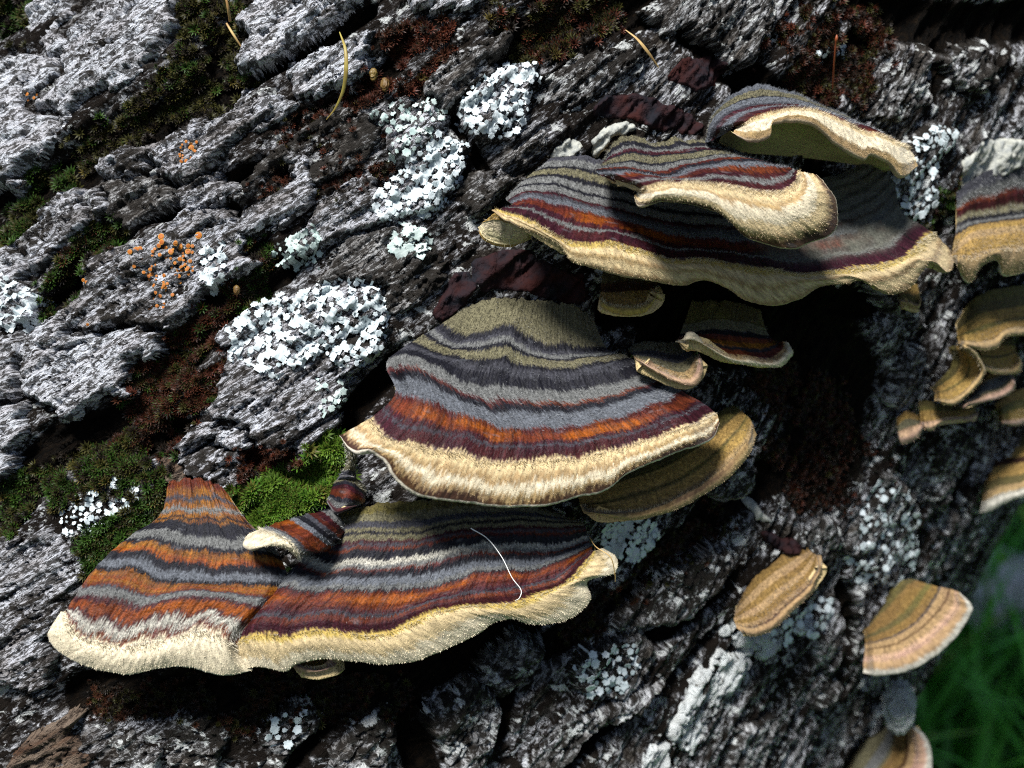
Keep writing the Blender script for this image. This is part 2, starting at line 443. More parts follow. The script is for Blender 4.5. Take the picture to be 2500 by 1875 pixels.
def bed_height(u, v):
    r = 0.17 * ridged(u * 0.13, v * 0.95, 4, 5) + 0.07 * fbm(u * 0.6, v * 2.6, 4, 41)
    fl = fbm(u * 0.42, v * 2.1, 4, 43) * 3.4
    r = r + 0.085 * (np.floor(fl) + sstep(0.75, 0.97, fl - np.floor(fl)))
    return -0.13 + r + 0.075 * fbm(u * 1.6, v * 9.0, 4, 77, 0.65) + 0.035 * fbm(u * 7, v * 10, 3, 79, .6)
BED = bed_height(GU, GV) - 0.32 * FUR_SHADE
HM = BED.copy()                                    # highest surface, used to set other things on the bark

def poly_as(pts, n=1):
    p = np.array(pts, float)
    return np.stack(as_coords(p[:, 0], p[:, 1]), -1)

def sdf(x, y, poly):
    """signed distance, positive inside"""
    best = np.full(x.shape, 1e9); ins = np.zeros(x.shape, bool)
    n = len(poly)
    for i in range(n):
        ax, ay = poly[i]; bx, by = poly[(i + 1) % n]
        ex, ey = bx - ax, by - ay
        t = np.clip(((x - ax) * ex + (y - ay) * ey) / (ex * ex + ey * ey + 1e-12), 0, 1)
        best = np.minimum(best, (x - ax - t * ex) ** 2 + (y - ay - t * ey) ** 2)
        c = ((ay > y) != (by > y)) & (x < (bx - ax) * (y - ay) / (by - ay + 1e-12) + ax)
        ins ^= c
    d = np.sqrt(best)
    return np.where(ins, d, -d)

def window(poly, pad):
    i0 = max(0, int((poly[:, 0].min() - pad - A_AX[0]) / DA)); i1 = min(len(A_AX), int((poly[:, 0].max() + pad - A_AX[0]) / DA) + 2)
    j0 = max(0, int((poly[:, 1].min() - pad - S_AX[0]) / DA)); j1 = min(len(S_AX), int((poly[:, 1].max() + pad - S_AX[0]) / DA) + 2)
    return slice(i0, i1), slice(j0, j1)

def submesh(mask, h, sl_):
    """faces of the window whose four corners lie in mask"""
    f = mask[:-1, :-1] & mask[1:, :-1] & mask[:-1, 1:] & mask[1:, 1:]
    nr, nc = mask.shape
    quads = grid_faces(nr, nc, flip=True).reshape(nr - 1, nc - 1, 4)[f]
    used, inv = np.unique(quads, return_inverse=True)
    a = GA[sl_].ravel()[used]; s = GS[sl_].ravel()[used]
    V = surf(a, s, h.ravel()[used])
    uv = np.stack([GU[sl_].ravel()[used], GV[sl_].ravel()[used]], -1)
    return V, inv.reshape(-1, 4), uv

trunk = thing('tree_trunk', 'grey weathered tree trunk with thick furrowed bark carrying all the fungi', 'tree trunk', CEN - 38 * AX)
for k, (var, T, pts) in enumerate(PLATES):
    poly = poly_as(pts)
    W_ = window(poly, 0.25)
    a, s, u, v = GA[W_], GS[W_], GU[W_], GV[W_]
    if a.size == 0: continue
    d = sdf(a, s, poly) + 0.06 + 0.20 * fbm(u * 0.9, v * 3.2, 3, 100 + k) + 0.12 * fbm(u * 2.5, v * 9, 4, 300 + k, 0.6)
    e = np.clip(d / 0.15, 0, 1); e = 1 - (1 - e) ** 1.8
    inner = sstep(0.03, 0.25, d)
    # layered flakes: stepped noise along the grain
    lay = fbm(u * 0.38 + 3 * k, v * 2.0, 5, 500 + k, 0.55) * 3.6 + 0.12 * u
    st = np.floor(lay); fr = lay - st
    terr = (st + sstep(0.80, 0.97, fr)) * 0.085
    terr = np.clip(terr - terr.mean(), -0.22, 0.2)
    fine = 0.075 * fbm(u * 1.5, v * 9, 4, 700 + k, 0.65) + 0.035 * fbm(u * 7, v * 10, 3, 900 + k, 0.6)
    crack = np.abs(fbm(u * 0.7, v * 2.6, 3, 1100 + k)); crack = (1 - sstep(0.0, 0.05, crack)) * 0.12
    cross = np.abs(fbm(u * 1.1, v * 0.5, 3, 1300 + k)); crack = crack + (1 - sstep(0.0, 0.02, cross)) * 0.07
    tl = 0.08 * math.sin(k * 2.4) * (s - poly[:, 1].mean()) + 0.05 * math.cos(k * 1.7) * (a - poly[:, 0].mean())
    tl = np.clip(tl, -0.10, 0.10)
    h = -0.50 + (0.50 + T * 0.62 - 0.06) * e + inner * (terr + tl - crack) + fine * (0.3 + 0.7 * e)
    m = d > -0.015
    if m.sum() < 12: continue
    V, F, uv = submesh(m, h, W_)
    mat = (M_BARK[0], M_BARK[1], M_BARK[2], M_BARK_R, M_CRUST_PALE, M_BROWNBARK)[var]
    part('bark_plate', trunk, V, F, mat, uv=uv)
    HM[W_] = np.where(m, np.maximum(HM[W_], h), HM[W_])

def hm(a, s):
    i = np.clip(((a - A_AX[0]) / DA).round().astype(int), 0, len(A_AX) - 1)
    j = np.clip(((s - S_AX[0]) / DA).round().astype(int), 0, len(S_AX) - 1)
    return HM[i, j]

# the bed mesh: the fine grid in view, coarse all round and along the rest of the trunk
ai = np.concatenate([np.arange(-62, -11.6, 0.8), A_AX, np.arange(11.9, 75, 0.8)])
rest = np.arange(S_AX[-1] + 0.6, S_AX[0] + 2 * math.pi * RAD - 0.3, 0.7)
si = np.concatenate([S_AX, rest])
BA, BS = np.meshgrid(ai, si, indexing='ij')
BU, BV = grain_uv(BA, BS)
bh = bed_height(BU, BV)
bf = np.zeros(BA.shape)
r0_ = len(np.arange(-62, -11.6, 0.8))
bf[r0_:r0_ + len(A_AX), :len(S_AX)] = FUR_SHADE
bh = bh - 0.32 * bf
V = surf(BA, BS, bh)
nr, nc = BA.shape
F = grid_faces(nr, nc, flip=True)
i = np.arange(nr - 1) * nc                         # close the seam all round
F = np.concatenate([F, np.stack([i + nc - 1, i + nc - 1 + nc, i + nc, i], -1)])
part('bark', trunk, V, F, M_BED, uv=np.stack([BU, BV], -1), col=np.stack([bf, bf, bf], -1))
# ------------------------------------------------------------------ bracket fungi
GY = (0.1066, 0.1080, 0.1037); GB = (0.0818, 0.0884, 0.1003); GO = (0.1088, 0.0992, 0.0576); SL = (0.0078, 0.0078, 0.0114); SG = (0.0336, 0.0336, 0.0406)
OR = (0.1681, 0.0426, 0.0049); MA = (0.0336, 0.0072, 0.0080); RB = (.085, .019, .006); WH = (0.3128, 0.2992, 0.2516); CR = (0.3802, 0.2957, 0.1619); AM = (0.1573, 0.0612, 0.0076)
CW = (0.4563, 0.3974, 0.2797); OC = (.27, .175, .05); OL = (.10, .085, .026); DB = (0.044, 0.021, 0.008); BU_ = (0.2723, 0.1877, 0.0846); YE = (0.2992, 0.2176, 0.0578)
PK = (0.352, 0.232, 0.140)
OD = (.150, .092, .028); BD = (.235, .155, .075); PD = (.33, .215, .135)
HAIR = {OD: .8, BD: .8, PD: .5, GY: .75, GB: .7, GO: .9, SL: .12, SG: .4, OR: .0, AM: .0, MA: .0, RB: .05, WH: .9, CR: 1, CW: 1, OC: .8, OL: .5, DB: .2, BU_: .8, YE: 1, PK: .5}

def catmull(pts, n):
    p = np.array(pts, float)
    if len(p) == 2:
        return p[0] + (p[1] - p[0]) * np.linspace(0, 1, n)[:, None]
    q = np.concatenate([[2 * p[0] - p[1]], p, [2 * p[-1] - p[-2]]])
    out = []
    m = 24
    for i in range(1, len(q) - 2):
        t = np.linspace(0, 1, m, endpoint=False)[:, None]
        a, b, c, d = q[i - 1], q[i], q[i + 1], q[i + 2]
        out.append(0.5 * (2 * b + (c - a) * t + (2 * a - 5 * b + 4 * c - d) * t ** 2 + (3 * b - a - 3 * c + d) * t ** 3))
    out = np.concatenate(out + [p[-1:]])
    L = np.concatenate([[0], np.cumsum(np.linalg.norm(np.diff(out[:, :2], axis=0), axis=1))])
    w = np.linspace(0, L[-1], n)
    return np.stack([np.interp(w, L, out[:, j]) for j in range(out.shape[1])], -1)

def interp_t(ts, C, tq):
    """smooth interpolation of the control curves C (K, n, 3) at tq"""
    ts = np.array(ts); K = len(ts)
    D = np.zeros_like(C)
    sl_ = (C[1:] - C[:-1]) / (ts[1:] - ts[:-1])[:, None, None]
    D[0] = sl_[0]; D[-1] = sl_[-1]
    for k in range(1, K - 1):
        D[k] = 0.5 * (sl_[k - 1] + sl_[k])
    i = np.clip(np.searchsorted(ts, tq, side='right') - 1, 0, K - 2)
    h = (ts[i + 1] - ts[i]); x = ((tq - ts[i]) / h)
    x = x[:, None, None]; h = h[:, None, None]
    return ((1 + 2 * x) * (1 - x) ** 2 * C[i] + x * (1 - x) ** 2 * h * D[i] + x * x * (3 - 2 * x) * C[i + 1] + x * x * (x - 1) * h * D[i + 1])

def norm(v):
    return v / (np.linalg.norm(v, axis=-1, keepdims=True) + 1e-12)

def normals(P, blur=True):
    du = np.gradient(P, axis=1); dv = np.gradient(P, axis=0)
    n = norm(np.cross(du, dv))
    if n[..., 1].mean() > 0: n = -n
    if not blur: return n
    n = np.where((n[..., 1] > 0.25)[..., None], -n, n)
    w = max(2, n.shape[1] // 60)
    for _ in range(3):                              # even out where the rim doubles back on itself
        p = np.pad(n, ((1, 1), (w, w), (0, 0)), mode='edge')
        n = norm(sum(p[i:i + n.shape[0], j:j + n.shape[1]] for i in (0, 1, 2) for j in (0, w, 2 * w)))
    return n

def band_colours(t, u, v, bands, seed, soft=0.008, warp=0.022, patch=0.85, ospan=None):
    """colour + hairiness at (t, u, v) from a list of (start, colour)"""
    w = (t + warp * fbm(u * 0.9, v * 0.35, 3, seed) + 0.022 * fbm(u * 2.6, v * 1.3, 3, seed + 3) + 0.017 * fbm(u * 24, v * 3.0, 2, seed + 5) + 0.020 * fbm(u * 30, v * 16, 2, seed + 7))
    st = np.array([b[0] for b in bands]); cs = np.array([b[1] for b in bands]); hr = np.array([HAIR.get(b[1], .5) for b in bands])
    c = np.broadcast_to(cs[0], t.shape + (3,)).copy(); h = np.full(t.shape, hr[0])
    for k in range(1, len(bands)):
        f = sstep(st[k] - soft, st[k] + soft, w)
        c = c * (1 - f[..., None]) + cs[k] * f[..., None]; h = h * (1 - f) + hr[k] * f
    smooth_ = 1 - h
    # silky zones break from orange into maroon and slate along the rim
    pt = np.clip(sstep(-0.22, 0.22, fbm(u * 0.75, v * 2.2, 3, seed + 9)) + 0.7 * fbm(u * 8, v * 2.5, 3, seed + 11), 0, 1)
    if ospan is not None:
        sf_ = u / u.max()
        pt = np.maximum(pt, 1 - sstep(ospan[0] - .06, ospan[0] + .04, sf_) * (1 - sstep(ospan[1] - .04, ospan[1] + .06, sf_)))
    red = np.stack([np.clip((c[..., 0] - c[..., 2]) / (c[..., 0] + .02) * 1.3, 0, 1)] * 3, -1)
    dk = c * np.array([.38, .26, .75]) + np.array([.004, .002, .004])
    f = (np.clip(red, 0, 1) * pt[..., None] * patch * smooth_[..., None])
    c = c * (1 - f) + dk * f
    fib = 1 + (0.85 * fbm(u * 21, v * 1.3, 2, seed + 21) + 0.45 * fbm(u * 9, v * 1.1, 2, seed + 25))
    fib2 = 1 + 0.75 * fbm(u * 16, v * 10, 3, seed + 31)
    c = c * (fib * smooth_ + fib2 * h)[..., None]
    # greyish frost lying in streaks over silky zones
    fr = sstep(0.33, 0.5, fbm(u * 2.0, v * 7.0, 4, seed + 41)) * smooth_ * 0.30
    c = c * (1 - fr[..., None]) + np.array([.12, .125, .14]) * fr[..., None]
    # fine radial splits in the silky zones
    ck = np.abs(pn(u * 2.6 + 0.25 * pn(u * 5, v * 2, seed + 50), v * 0.28, seed + 51))
    ck = (1 - sstep(0.0, 0.030, ck)) * smooth_ * sstep(0.0, 0.3, pn(u * 1.3, v * 0.8, seed + 53))
    c = c * (1 - 0.8 * ck[..., None])
    return np.clip(c, 0.003, 0.9), np.clip(h, 0, 1)

def bracket(name, label, cat, curves, bands, tb=0.86, hroot=0.05, hmax=1.9, group=None, thick=0.13, root_thick=0.30, seed=1,
            ref=None, wav=0.05, bulge=0.10, hair=1.0, res=0.024, under=None, pore=(.42, .32, .16), parent=None, endcurl=0.25, hprof=None,
            patch=0.85, warp=0.022, ridge=0.012, rimcol=None, ospan=None, soft=0.008, felt=None):
    """curves: [(t, [(px, py[, height])...])] from the root (0) to the rim (1), each running the same way; heights are cm above the bark"""
    ts = [c[0] for c in curves]
    ln = np.array(curves[-1][1], float)[:, :2]
    L = np.linalg.norm(np.diff(ln, axis=0), axis=1).sum() * KPX
    r0 = np.array(curves[0][1], float)[:, :2].mean(0); r1 = ln.mean(0)
    ns = int(np.clip(L / res, 26, 420))
    C = []
    for t, pts in curves:
        h0 = hroot + (hmax - hroot) * (t ** 0.85) if hprof is None else float(np.interp(t, *zip(*hprof)))
        p = np.array([q if len(q) == 3 else (*q, h0) for q in pts], float)
        C.append(catmull(p, ns))
    C = np.array(C)
    dl = np.linalg.norm(C[-1, :, :2] - C[0, :, :2], axis=1).mean() * KPX
    dep = math.hypot(dl, hmax - hroot)
    ntop = int(np.clip(dep / res, 16, 200))
    nm = max(6, int(ntop * (1 - tb))); nc_ = max(8, ntop - nm)
    tq = np.concatenate([np.linspace(0, tb, nc_, endpoint=False), np.linspace(tb, 1, nm)])
    G = interp_t(ts, C, tq)
    sN = np.linspace(0, 1, ns)
    G[..., 1] += min(14, 5 * L) * fbm(np.broadcast_to(sN * L * 2.2, G.shape[:2]), 0 * G[..., 0], 4, seed + 81, .65) * (1 - sstep(0, .22, tq))[:, None]   # ragged root
    se = np.minimum(sN, 1 - sN)
    ef = sstep(0.0, 0.09, se)
    u = np.broadcast_to(sN * L, (len(tq), ns)); v = np.broadcast_to((tq * dep)[:, None], (len(tq), ns))
    T_ = np.broadcast_to(tq[:, None], u.shape)
    if ref is None:
        y0 = ysurf(G[..., 0], G[..., 1])
    else:
        rp = np.array(curves[0][1], float)
        y0 = np.full(u.shape, float(np.median(ysurf(rp[:, 0], rp[:, 1]))) + (ref if ref is not True else 0.0))
    hh = G[..., 2].copy()
    hh *= (1 - endcurl * (1 - ef))[None, :]
    hh += bulge * np.sin(np.pi * np.clip((T_ - tb) / (1 - tb + 1e-6), 0, 1)) * ef
    P = at(G[..., 0], G[..., 1], y0 - hh)
    Nn = normals(P)
    amp = sstep(0, 0.15, T_) * (0.35 + 0.65 * T_)
    bst = np.array([b[0] for b in bands])
    rid = np.zeros_like(T_)
    for k, b0 in enumerate(bst): rid = rid + (1 if k % 2 else -0.6) * np.exp(-((T_ - b0) / 0.022) ** 2)
    disp = amp * (wav * fbm(u * 0.8, v * 0.4, 3, seed + 70) + wav * 0.35 * fbm(u * 2.6, v * 0.8, 2, seed + 72)) + ridge * rid + 0.010 * fbm(u * 9, v * 1.2, 2, seed + 75) + 0.007 * fbm(u * 18, v * 18, 2, seed + 76)
    P = P + Nn * disp[..., None]
    # the rim line itself is a little ragged
    rag = np.zeros((ns, 3)); out = norm(P[-1] - P[-3])
    P = P + out[None] * ((sstep(tb, 1.0, T_)) * (0.030 * fbm(u * 2.2, 0 * v + 3.3, 3, seed + 78) + 0.012 * fbm(u * 8, 0 * v, 2, seed + 79)))[..., None]
    Nn = normals(P)
    col, hr = band_colours(T_, u, v, bands, seed, patch=patch, warp=warp, ospan=ospan, soft=soft)
    if felt is not None:                            # part of the cap is overgrown with grey-olive felt
        fm = sstep(felt[0], felt[0] + .12, sN)[None] * (1 - sstep(tb - .14, tb - .05, T_)) * np.clip(.75 + .9 * fbm(u * 1.5, v * 1.5, 4, seed + 97), 0, 1)
        fc = np.array([.075, .075, .06]) * (1 + .6 * fbm(u * 6, v * 6, 4, seed + 98))[..., None]
        col = col * (1 - fm[..., None]) + fc * fm[..., None]
    rough = 0.48 + 0.40 * hr
    tint = np.concatenate([col, rough[..., None]], -1)
    uv = np.stack([u, v], -1)
    base = at(r0[0], r0[1], ysurf(r0[0], r0[1]))
    root = parent or thing(name, label, cat, base, group)
    part('cap', root, P[:nc_ + 1], grid_faces(nc_ + 1, ns), M_CAP, uv=uv[:nc_ + 1], col=tint[:nc_ + 1])
    # margin: the velvety rim and its rolled edge
    rr = thick * 0.5 * (0.12 + 0.88 * ef)
    out = norm(P[-1] - P[-3]); nr_ = Nn[-1]
    kw_ = max(2, ns // 50); po = np.pad(out, ((kw_, kw_), (0, 0)), mode='edge')
    out = norm(sum(po[j:j + ns] for j in range(2 * kw_ + 1)))
    out = norm(out - nr_ * (out * nr_).sum(-1, keepdims=True))
    ph = np.linspace(0, math.pi, 9)[1:]
    roll = [P[-1] - nr_ * rr[:, None] + (out * (np.sin(p) * rr)[:, None] + nr_ * (np.cos(p) * rr)[:, None]) for p in ph]
    Mg = np.concatenate([P[nc_:], np.array(roll)])
    lastc = col[-1:] if rimcol is None else np.broadcast_to(np.array(rimcol), col[-1:].shape)
    k_ = 0.8 + 0.35 * fbm(u[-1] * 5, 0 * u[-1], 3, seed + 90)
    mc = np.concatenate([col[nc_:], np.repeat(lastc * k_[None, :, None], len(ph), 0)])
    muv = np.concatenate([uv[nc_:], np.repeat(uv[-1:], len(ph), 0)])
    part('margin', root, Mg, grid_faces(len(Mg), ns), M_MARGIN, uv=muv, col=mc)
    # underside
    if under is None:
        th = (thick + (root_thick - thick) * (1 - T_) ** 0.8) * (0.08 + 0.92 * ef)[None]
        step = max(1, len(tq) // 26)
        idx = np.unique(np.concatenate([np.arange(0, len(tq), step), [len(tq) - 1]]))[::-1]
        wn = sstep(0.0, 0.45, T_)[idx][..., None]
        Ud = P[idx] - Nn[idx] * th[idx][..., None] * wn + np.array([0, 1.0, -.25]) * (th[idx][..., None] + .05) * (1 - wn)
        Ud[0] = roll[-1]
    else:
        hb = 0.0
        uc = catmull([q if len(q) == 3 else (*q, hb) for q in under], ns)
        yb = ysurf(uc[:, 0], uc[:, 1]) if ref is None else np.full(ns, y0.mean())
        B = at(uc[:, 0], uc[:, 1], yb - uc[:, 2])
        w = np.linspace(0, 1, 24)[:, None, None]
        Ud = roll[-1][None] * (1 - w) + B[None] * w
        Ud = Ud + np.array([0, 0, 0.16]) * np.sin(np.pi * w)
    ud_u = np.broadcast_to(sN * L, Ud.shape[:2])
    pc = np.array(pore)[None, None] * (1 + 0.25 * fbm(ud_u * 1.5, np.arange(len(Ud))[:, None] * 0.2 + 0 * ud_u, 3, seed + 95))[..., None]
    part('pore_surface', root, Ud, grid_faces(len(Ud), ns), M_PORE, col=pc)
    # velvet: short hairs over the hairy zones
    if hair > 0:
        area = np.linalg.norm(np.cross(np.gradient(P, axis=0), np.gradient(P, axis=1)), axis=-1)
        dens = area * (hr ** 1.5) * (0.75 - 0.30 * (T_ > tb) + 1.3 * np.exp(-((T_ - tb) / .02) ** 2)) * (0.6 + 0.8 * np.clip(0.5 + fbm(u * 5, v * 5, 2, seed + 61), 0, 1))
        tot = dens.sum()
        n = int(min(34000, tot * 3000 * hair))
        if n > 20:
            R = np.random.default_rng(seed)
            ci = R.choice(dens.size, n, p=(dens / tot).ravel())
            i, j = np.unravel_index(ci, dens.shape)
            i2 = np.clip(i + 1, 0, P.shape[0] - 1); j2 = np.clip(j + 1, 0, ns - 1)
            f = R.random((n, 1)); g = R.random((n, 1))
            p0 = P[i, j] * (1 - f) * (1 - g) + P[i2, j] * f * (1 - g) + P[i, j2] * (1 - f) * g + P[i2, j2] * f * g
            nn = Nn[i, j]
            tang = norm(P[i2, j] - P[np.clip(i - 1, 0, None), j])
            side = norm(np.cross(nn, tang))
            tt = T_[i, j][:, None]
            ln_ = np.where(tt > tb + .035, 0.024, np.where(tt > tb - .005, 0.062, 0.040)) * (0.5 + R.random((n, 1)))
            d = norm(nn * (0.75 + 0.3 * R.random((n, 1))) + tang * (np.where(tt > tb, 0.35, 0.75)) + side * R.normal(0, 0.28, (n, 1)))
            wd = 0.0048 * (0.7 + 0.6 * R.random((n, 1)))
            sd = norm(np.cross(d, nn + 0.001 * R.random((n, 3))))
            rt = R.random((n, 1)) * 2 * math.pi
            sd = sd * np.cos(rt) + norm(np.cross(sd, d)) * np.sin(rt)
            Vh = np.stack([p0 - sd * wd - nn * 0.01, p0 + sd * wd - nn * 0.01, p0 + d * ln_], 1).reshape(-1, 3)
            Fh = np.arange(n * 3).reshape(-1, 3)
            hc = col[i, j]
            lum = hc.mean(-1, keepdims=True)
            pale = np.where(tt > tb, np.array([.60, .55, .42]), np.array([.36, .37, .37]))
            k = np.where(tt > tb + .035, 0.15, np.where(tt > tb - .005, 0.5, 0.30))
            hc = hc * 1.12 * (1 - k) + pale * k
            hc = np.clip(hc * (0.88 + 0.24 * R.random((n, 1))), 0, .9)
            part('fuzz', root, Vh, Fh, M_FUZZ, col=np.repeat(hc, 3, 0), kind='stuff', smooth=False)
    return root

B_MID = [(0, GO), (.17, SL), (.205, SG), (.235, GY), (.265, SL), (.30, GO), (.355, SL), (.385, SG), (.42, SL), (.485, GY), (.545, RB), (.56, SL), (.595, GB),
         (.675, RB), (.70, OR), (.76, MA), (.785, SG), (.80, MA), (.86, CR), (.91, BU_), (.935, CW), (.962, BU_), (.982, DB)]
bracket('bracket_fungus', 'large broad bracket fungus with grey and orange bands above a smooth cream rim', 'fungus', [
    (0, [(1135,750),(1207,727),(1297,732),(1388,741),(1446,772)]),
    (.2, [(1071,795),(1116,827),(1184,818),(1243,809),(1320,849),(1410,858),(1483,854)]),
    (.35, [(1012,831),(1071,858),(1144,872),(1207,867),(1275,883),(1365,897),(1455,885),(1532,872)]),
    (.5, [(945,885),(990,872),(1053,894),(1139,940),(1229,953),(1320,962),(1433,958),(1523,935),(1586,913)]),
    (.68, [(965,958),(1026,980),(1116,1012),(1207,1039),(1297,1048),(1410,1044),(1523,1017),(1614,985),(1668,958)]),
    (.86, [(908,1016),(949,1062),(1026,1084),(1116,1102),(1207,1120),(1297,1120),(1433,1107),(1568,1075),(1681,1035),(1745,1005)]),
    (1, [(829,1062),(859,1093),(904,1096),(945,1123),(972,1166),(1026,1204),(1116,1220),(1229,1233),(1333,1229),(1410,1209),(1478,1193),(1532,1152),(1614,1116),(1681,1093),(1740,1066),(1756,1030)]),
  ], B_MID, ospan=(.10, .90), hmax=1.95, seed=3, rimcol=(0.54, 0.49, 0.39))
B_OCH = [(0, OL), (.40, OC), (.62, OL), (.68, OC), (.82, BU_), (.90, DB), (.93, BU_)]
bracket('bracket_fungus', 'ochre brown bracket fungus tucked under the broad orange banded one', 'fungus', [
    (0, [(1400,1150),(1500,1140),(1600,1090),(1700,1040),(1790,985)]),
    (.5, [(1415,1225),(1520,1190),(1640,1150),(1740,1085),(1815,1008)]),
    (.85, [(1422,1234),(1480,1248),(1580,1240),(1690,1190),(1770,1130),(1822,1070),(1836,1030)]),
    (1, [(1418,1230),(1440,1250),(1500,1262),(1560,1266),(1650,1243),(1720,1207),(1785,1160),(1828,1110),(1848,1062)]),
  ], B_OCH, soft=.035, tb=.85, hmax=1.25, seed=5, pore=(.5, .34, .14), hair=.8)
B_UP = [(0, SG), (.06, GY), (.12, SL), (.16, GO), (.22, SL), (.27, GY), (.33, SL), (.37, GY), (.43, MA), (.47, SG), (.50, GB), (.56, RB), (.585, OR), (.66, MA),
        (.70, GY), (.735, MA), (.80, MA), (.835, YE), (.87, CR), (.915, BU_), (.94, CR), (.985, BU_)]
bracket('bracket_fungus', 'wide wavy bracket fungus with purple bands, long tan rim and a curled end', 'fungus', [
    (0, [(1311,434),(1342,389),(1410,380),(1478,389),(1600,420),(1800,440),(1950,440),(2060,420),(2110,395)]),
    (.35, [(1236,482),(1275,452),(1342,450),(1433,473),(1523,492),(1640,515),(1800,530),(2000,528),(2120,490),(2180,440)]),
    (.62, [(1250,500),(1288,489),(1365,511),(1433,533),(1523,552),(1568,565),(1636,583),(1816,606),(1997,603),(2133,572),(2205,520)]),
    (.83, [(1210,510),(1297,534),(1374,583),(1433,592),(1500,590),(1591,619),(1659,628),(1717,630),(1780,642),(1875,655),(1975,669),(2088,651),(2156,642),(2205,624),(2241,588),(2275,566)]),
    (1, [(1200,514),(1295,566),(1365,597),(1397,633),(1455,651),(1523,669),(1568,678),(1659,694),(1717,682),(1771,700),(1816,727),(1884,743),(1952,727),(1997,700),(2065,691),(2115,682),(2169,718),(2223,696),(2246,664),(2277,637),(2314,664),(2330,640),(2318,606)]),
  ], B_UP, felt=(.58,), ospan=(.04, .42), patch=1.0, tb=.83, hmax=2.0, seed=8, wav=.06, hprof=[(0, .1), (.35, .6), (.62, 1.2), (.83, 1.75), (1, 1.9)], rimcol=(0.34, 0.25, 0.14))
B_IN = [(0, GO), (.08, SL), (.13, GY), (.18, MA), (.21, SL), (.25, GO), (.33, SL), (.38, GY), (.44, RB), (.49, SL), (.52, GB), (.57, RB), (.61, MA), (.65, GY), (.675, MA), (.73, CR),
        (.80, BU_), (.83, CW), (.90, CR), (.95, BU_), (.975, DB)]
bracket('bracket_fungus', 'bracket fungus with a thick cream rounded lip overlapping the wide wavy purple banded one', 'fungus', [
    (0, [(1480,385),(1500,345),(1540,328),(1590,348),(1650,338),(1720,345),(1790,365)]),
    (.3, [(1467,405),(1530,385),(1600,390),(1680,384),(1760,374),(1850,392)]),
    (.55, [(1462,425),(1530,420),(1620,432),(1700,412),(1800,398),(1880,402),(1922,405)]),
    (.73, [(1545,462),(1613,448),(1681,444),(1771,451),(1839,464),(1900,468),(1940,448),(1948,415)]),
    (1, [(1549,478),(1560,500),(1617,493),(1681,497),(1740,515),(1780,542),(1816,574),(1862,592),(1930,606),(1975,592),(2020,574),(2042,540),(2035,475),(1990,425)]),
  ], B_IN, tb=.73, hmax=2.9, hroot=.15, seed=12, bulge=.22, rimcol=(0.49, 0.41, 0.27), hprof=[(0, .15), (.3, 1.0), (.55, 2.0), (.73, 2.7), (1, 3.0)])
B_TOP = [(0, GB), (.15, GO), (.28, SL), (.33, GB), (.45, SG), (.52, MA), (.56, GB), (.64, MA), (.70, RB), (.75, CR), (.80, CW), (.93, BU_)]
bracket('bracket_fungus', 'arched bracket fungus with a frilly white lip over a dark hollow, grey banded top', 'fungus', [
    (0, [(1726,335),(1742,275),(1790,228),(1850,207),(1920,220),(2000,252),(2060,278)]),
    (.5, [(1735,345),(1760,292),(1820,263),(1890,254),(1970,260),(2040,280),(2110,308)]),
    (.75, [(1795,312),(1850,285),(1893,272),(1950,264),(1997,270),(2050,290),(2100,315),(2160,330),(2212,358)]),
    (1, [(1790,322),(1815,332),(1850,336),(1880,325),(1888,297),(1930,287),(1975,294),(2011,316),(2045,346),(2085,372),(2112,382),(2128,372),(2170,393),(2203,426),(2240,405)]),
  ], B_TOP, tb=.75, hmax=1.9, hroot=.1, seed=17, bulge=.12, pore=(.40, .36, .17), rimcol=(0.45, 0.34, 0.22),
  under=[(1750,360),(1800,372),(1880,378),(1960,385),(2040,395),(2100,405),(2160,420),(2220,430)])

low = thing('bracket_fungus', 'widest bracket fungus, two orange banded lobes grown into one shelf with yellow cream rim', 'fungus', at(700., 1230., ysurf(700., 1230.)))
B_LL = [(0, RB), (.05, AM), (.09, SG), (.12, AM), (.155, GY), (.185, AM), (.215, SL), (.235, AM), (.25, SL), (.345, GY), (.40, SL), (.43, AM), (.46, OR), (.485, SL), (.53, GB), (.575, SL), (.60, AM), (.635, OR), (.655, AM), (.67, RB),
        (.69, SG), (.705, GY), (.745, MA), (.77, OR), (.81, MA), (.825, WH), (.85, RB), (.868, CW), (.95, CW)]
bracket('', '', '', [
    (0, [(412,1178),(450,1168),(497,1170),(548,1190)]),
    (.2, [(390,1258),(452,1254),(520,1256),(600,1268)]),
    (.38, [(318,1310),(384,1306),(452,1319),(560,1328),(675,1345)]),
    (.58, [(236,1383),(316,1387),(384,1412),(475,1414),(580,1421),(700,1425)]),
    (.8, [(168,1478),(235,1484),(307,1509),(384,1493),(452,1480),(542,1489),(640,1508)]),
    (.87, [(160,1490),(181,1532),(235,1563),(316,1568),(393,1560),(452,1543),(520,1538),(585,1573)]),
    (1, [(149,1493),(118,1548),(145,1588),(203,1622),(253,1636),(316,1645),(384,1627),(452,1624),(497,1636),(551,1645),(615,1634)]),
  ], B_LL, endcurl=.10, tb=.87, hmax=1.75, seed=22, parent=low, patch=.6, warp=.03, hprof=[(0, .25), (.2, .6), (.4, .85), (.6, 1.1), (.87, 1.35), (1, 1.35)], rimcol=(0.54, 0.50, 0.41))
B_LR = [(0, OL), (.08, GO), (.14, SG), (.20, GO), (.225, SL), (.25, GO), (.285, MA), (.31, SG), (.33, RB), (.35, SL), (.41, WH), (.445, GY), (.47, RB), (.485, SL), (.525, GB), (.57, GY), (.595, SL), (.61, RB),
        (.63, OR), (.68, RB), (.715, MA), (.745, SG), (.765, RB), (.80, MA), (.85, YE), (.885, CR), (.955, CW)]
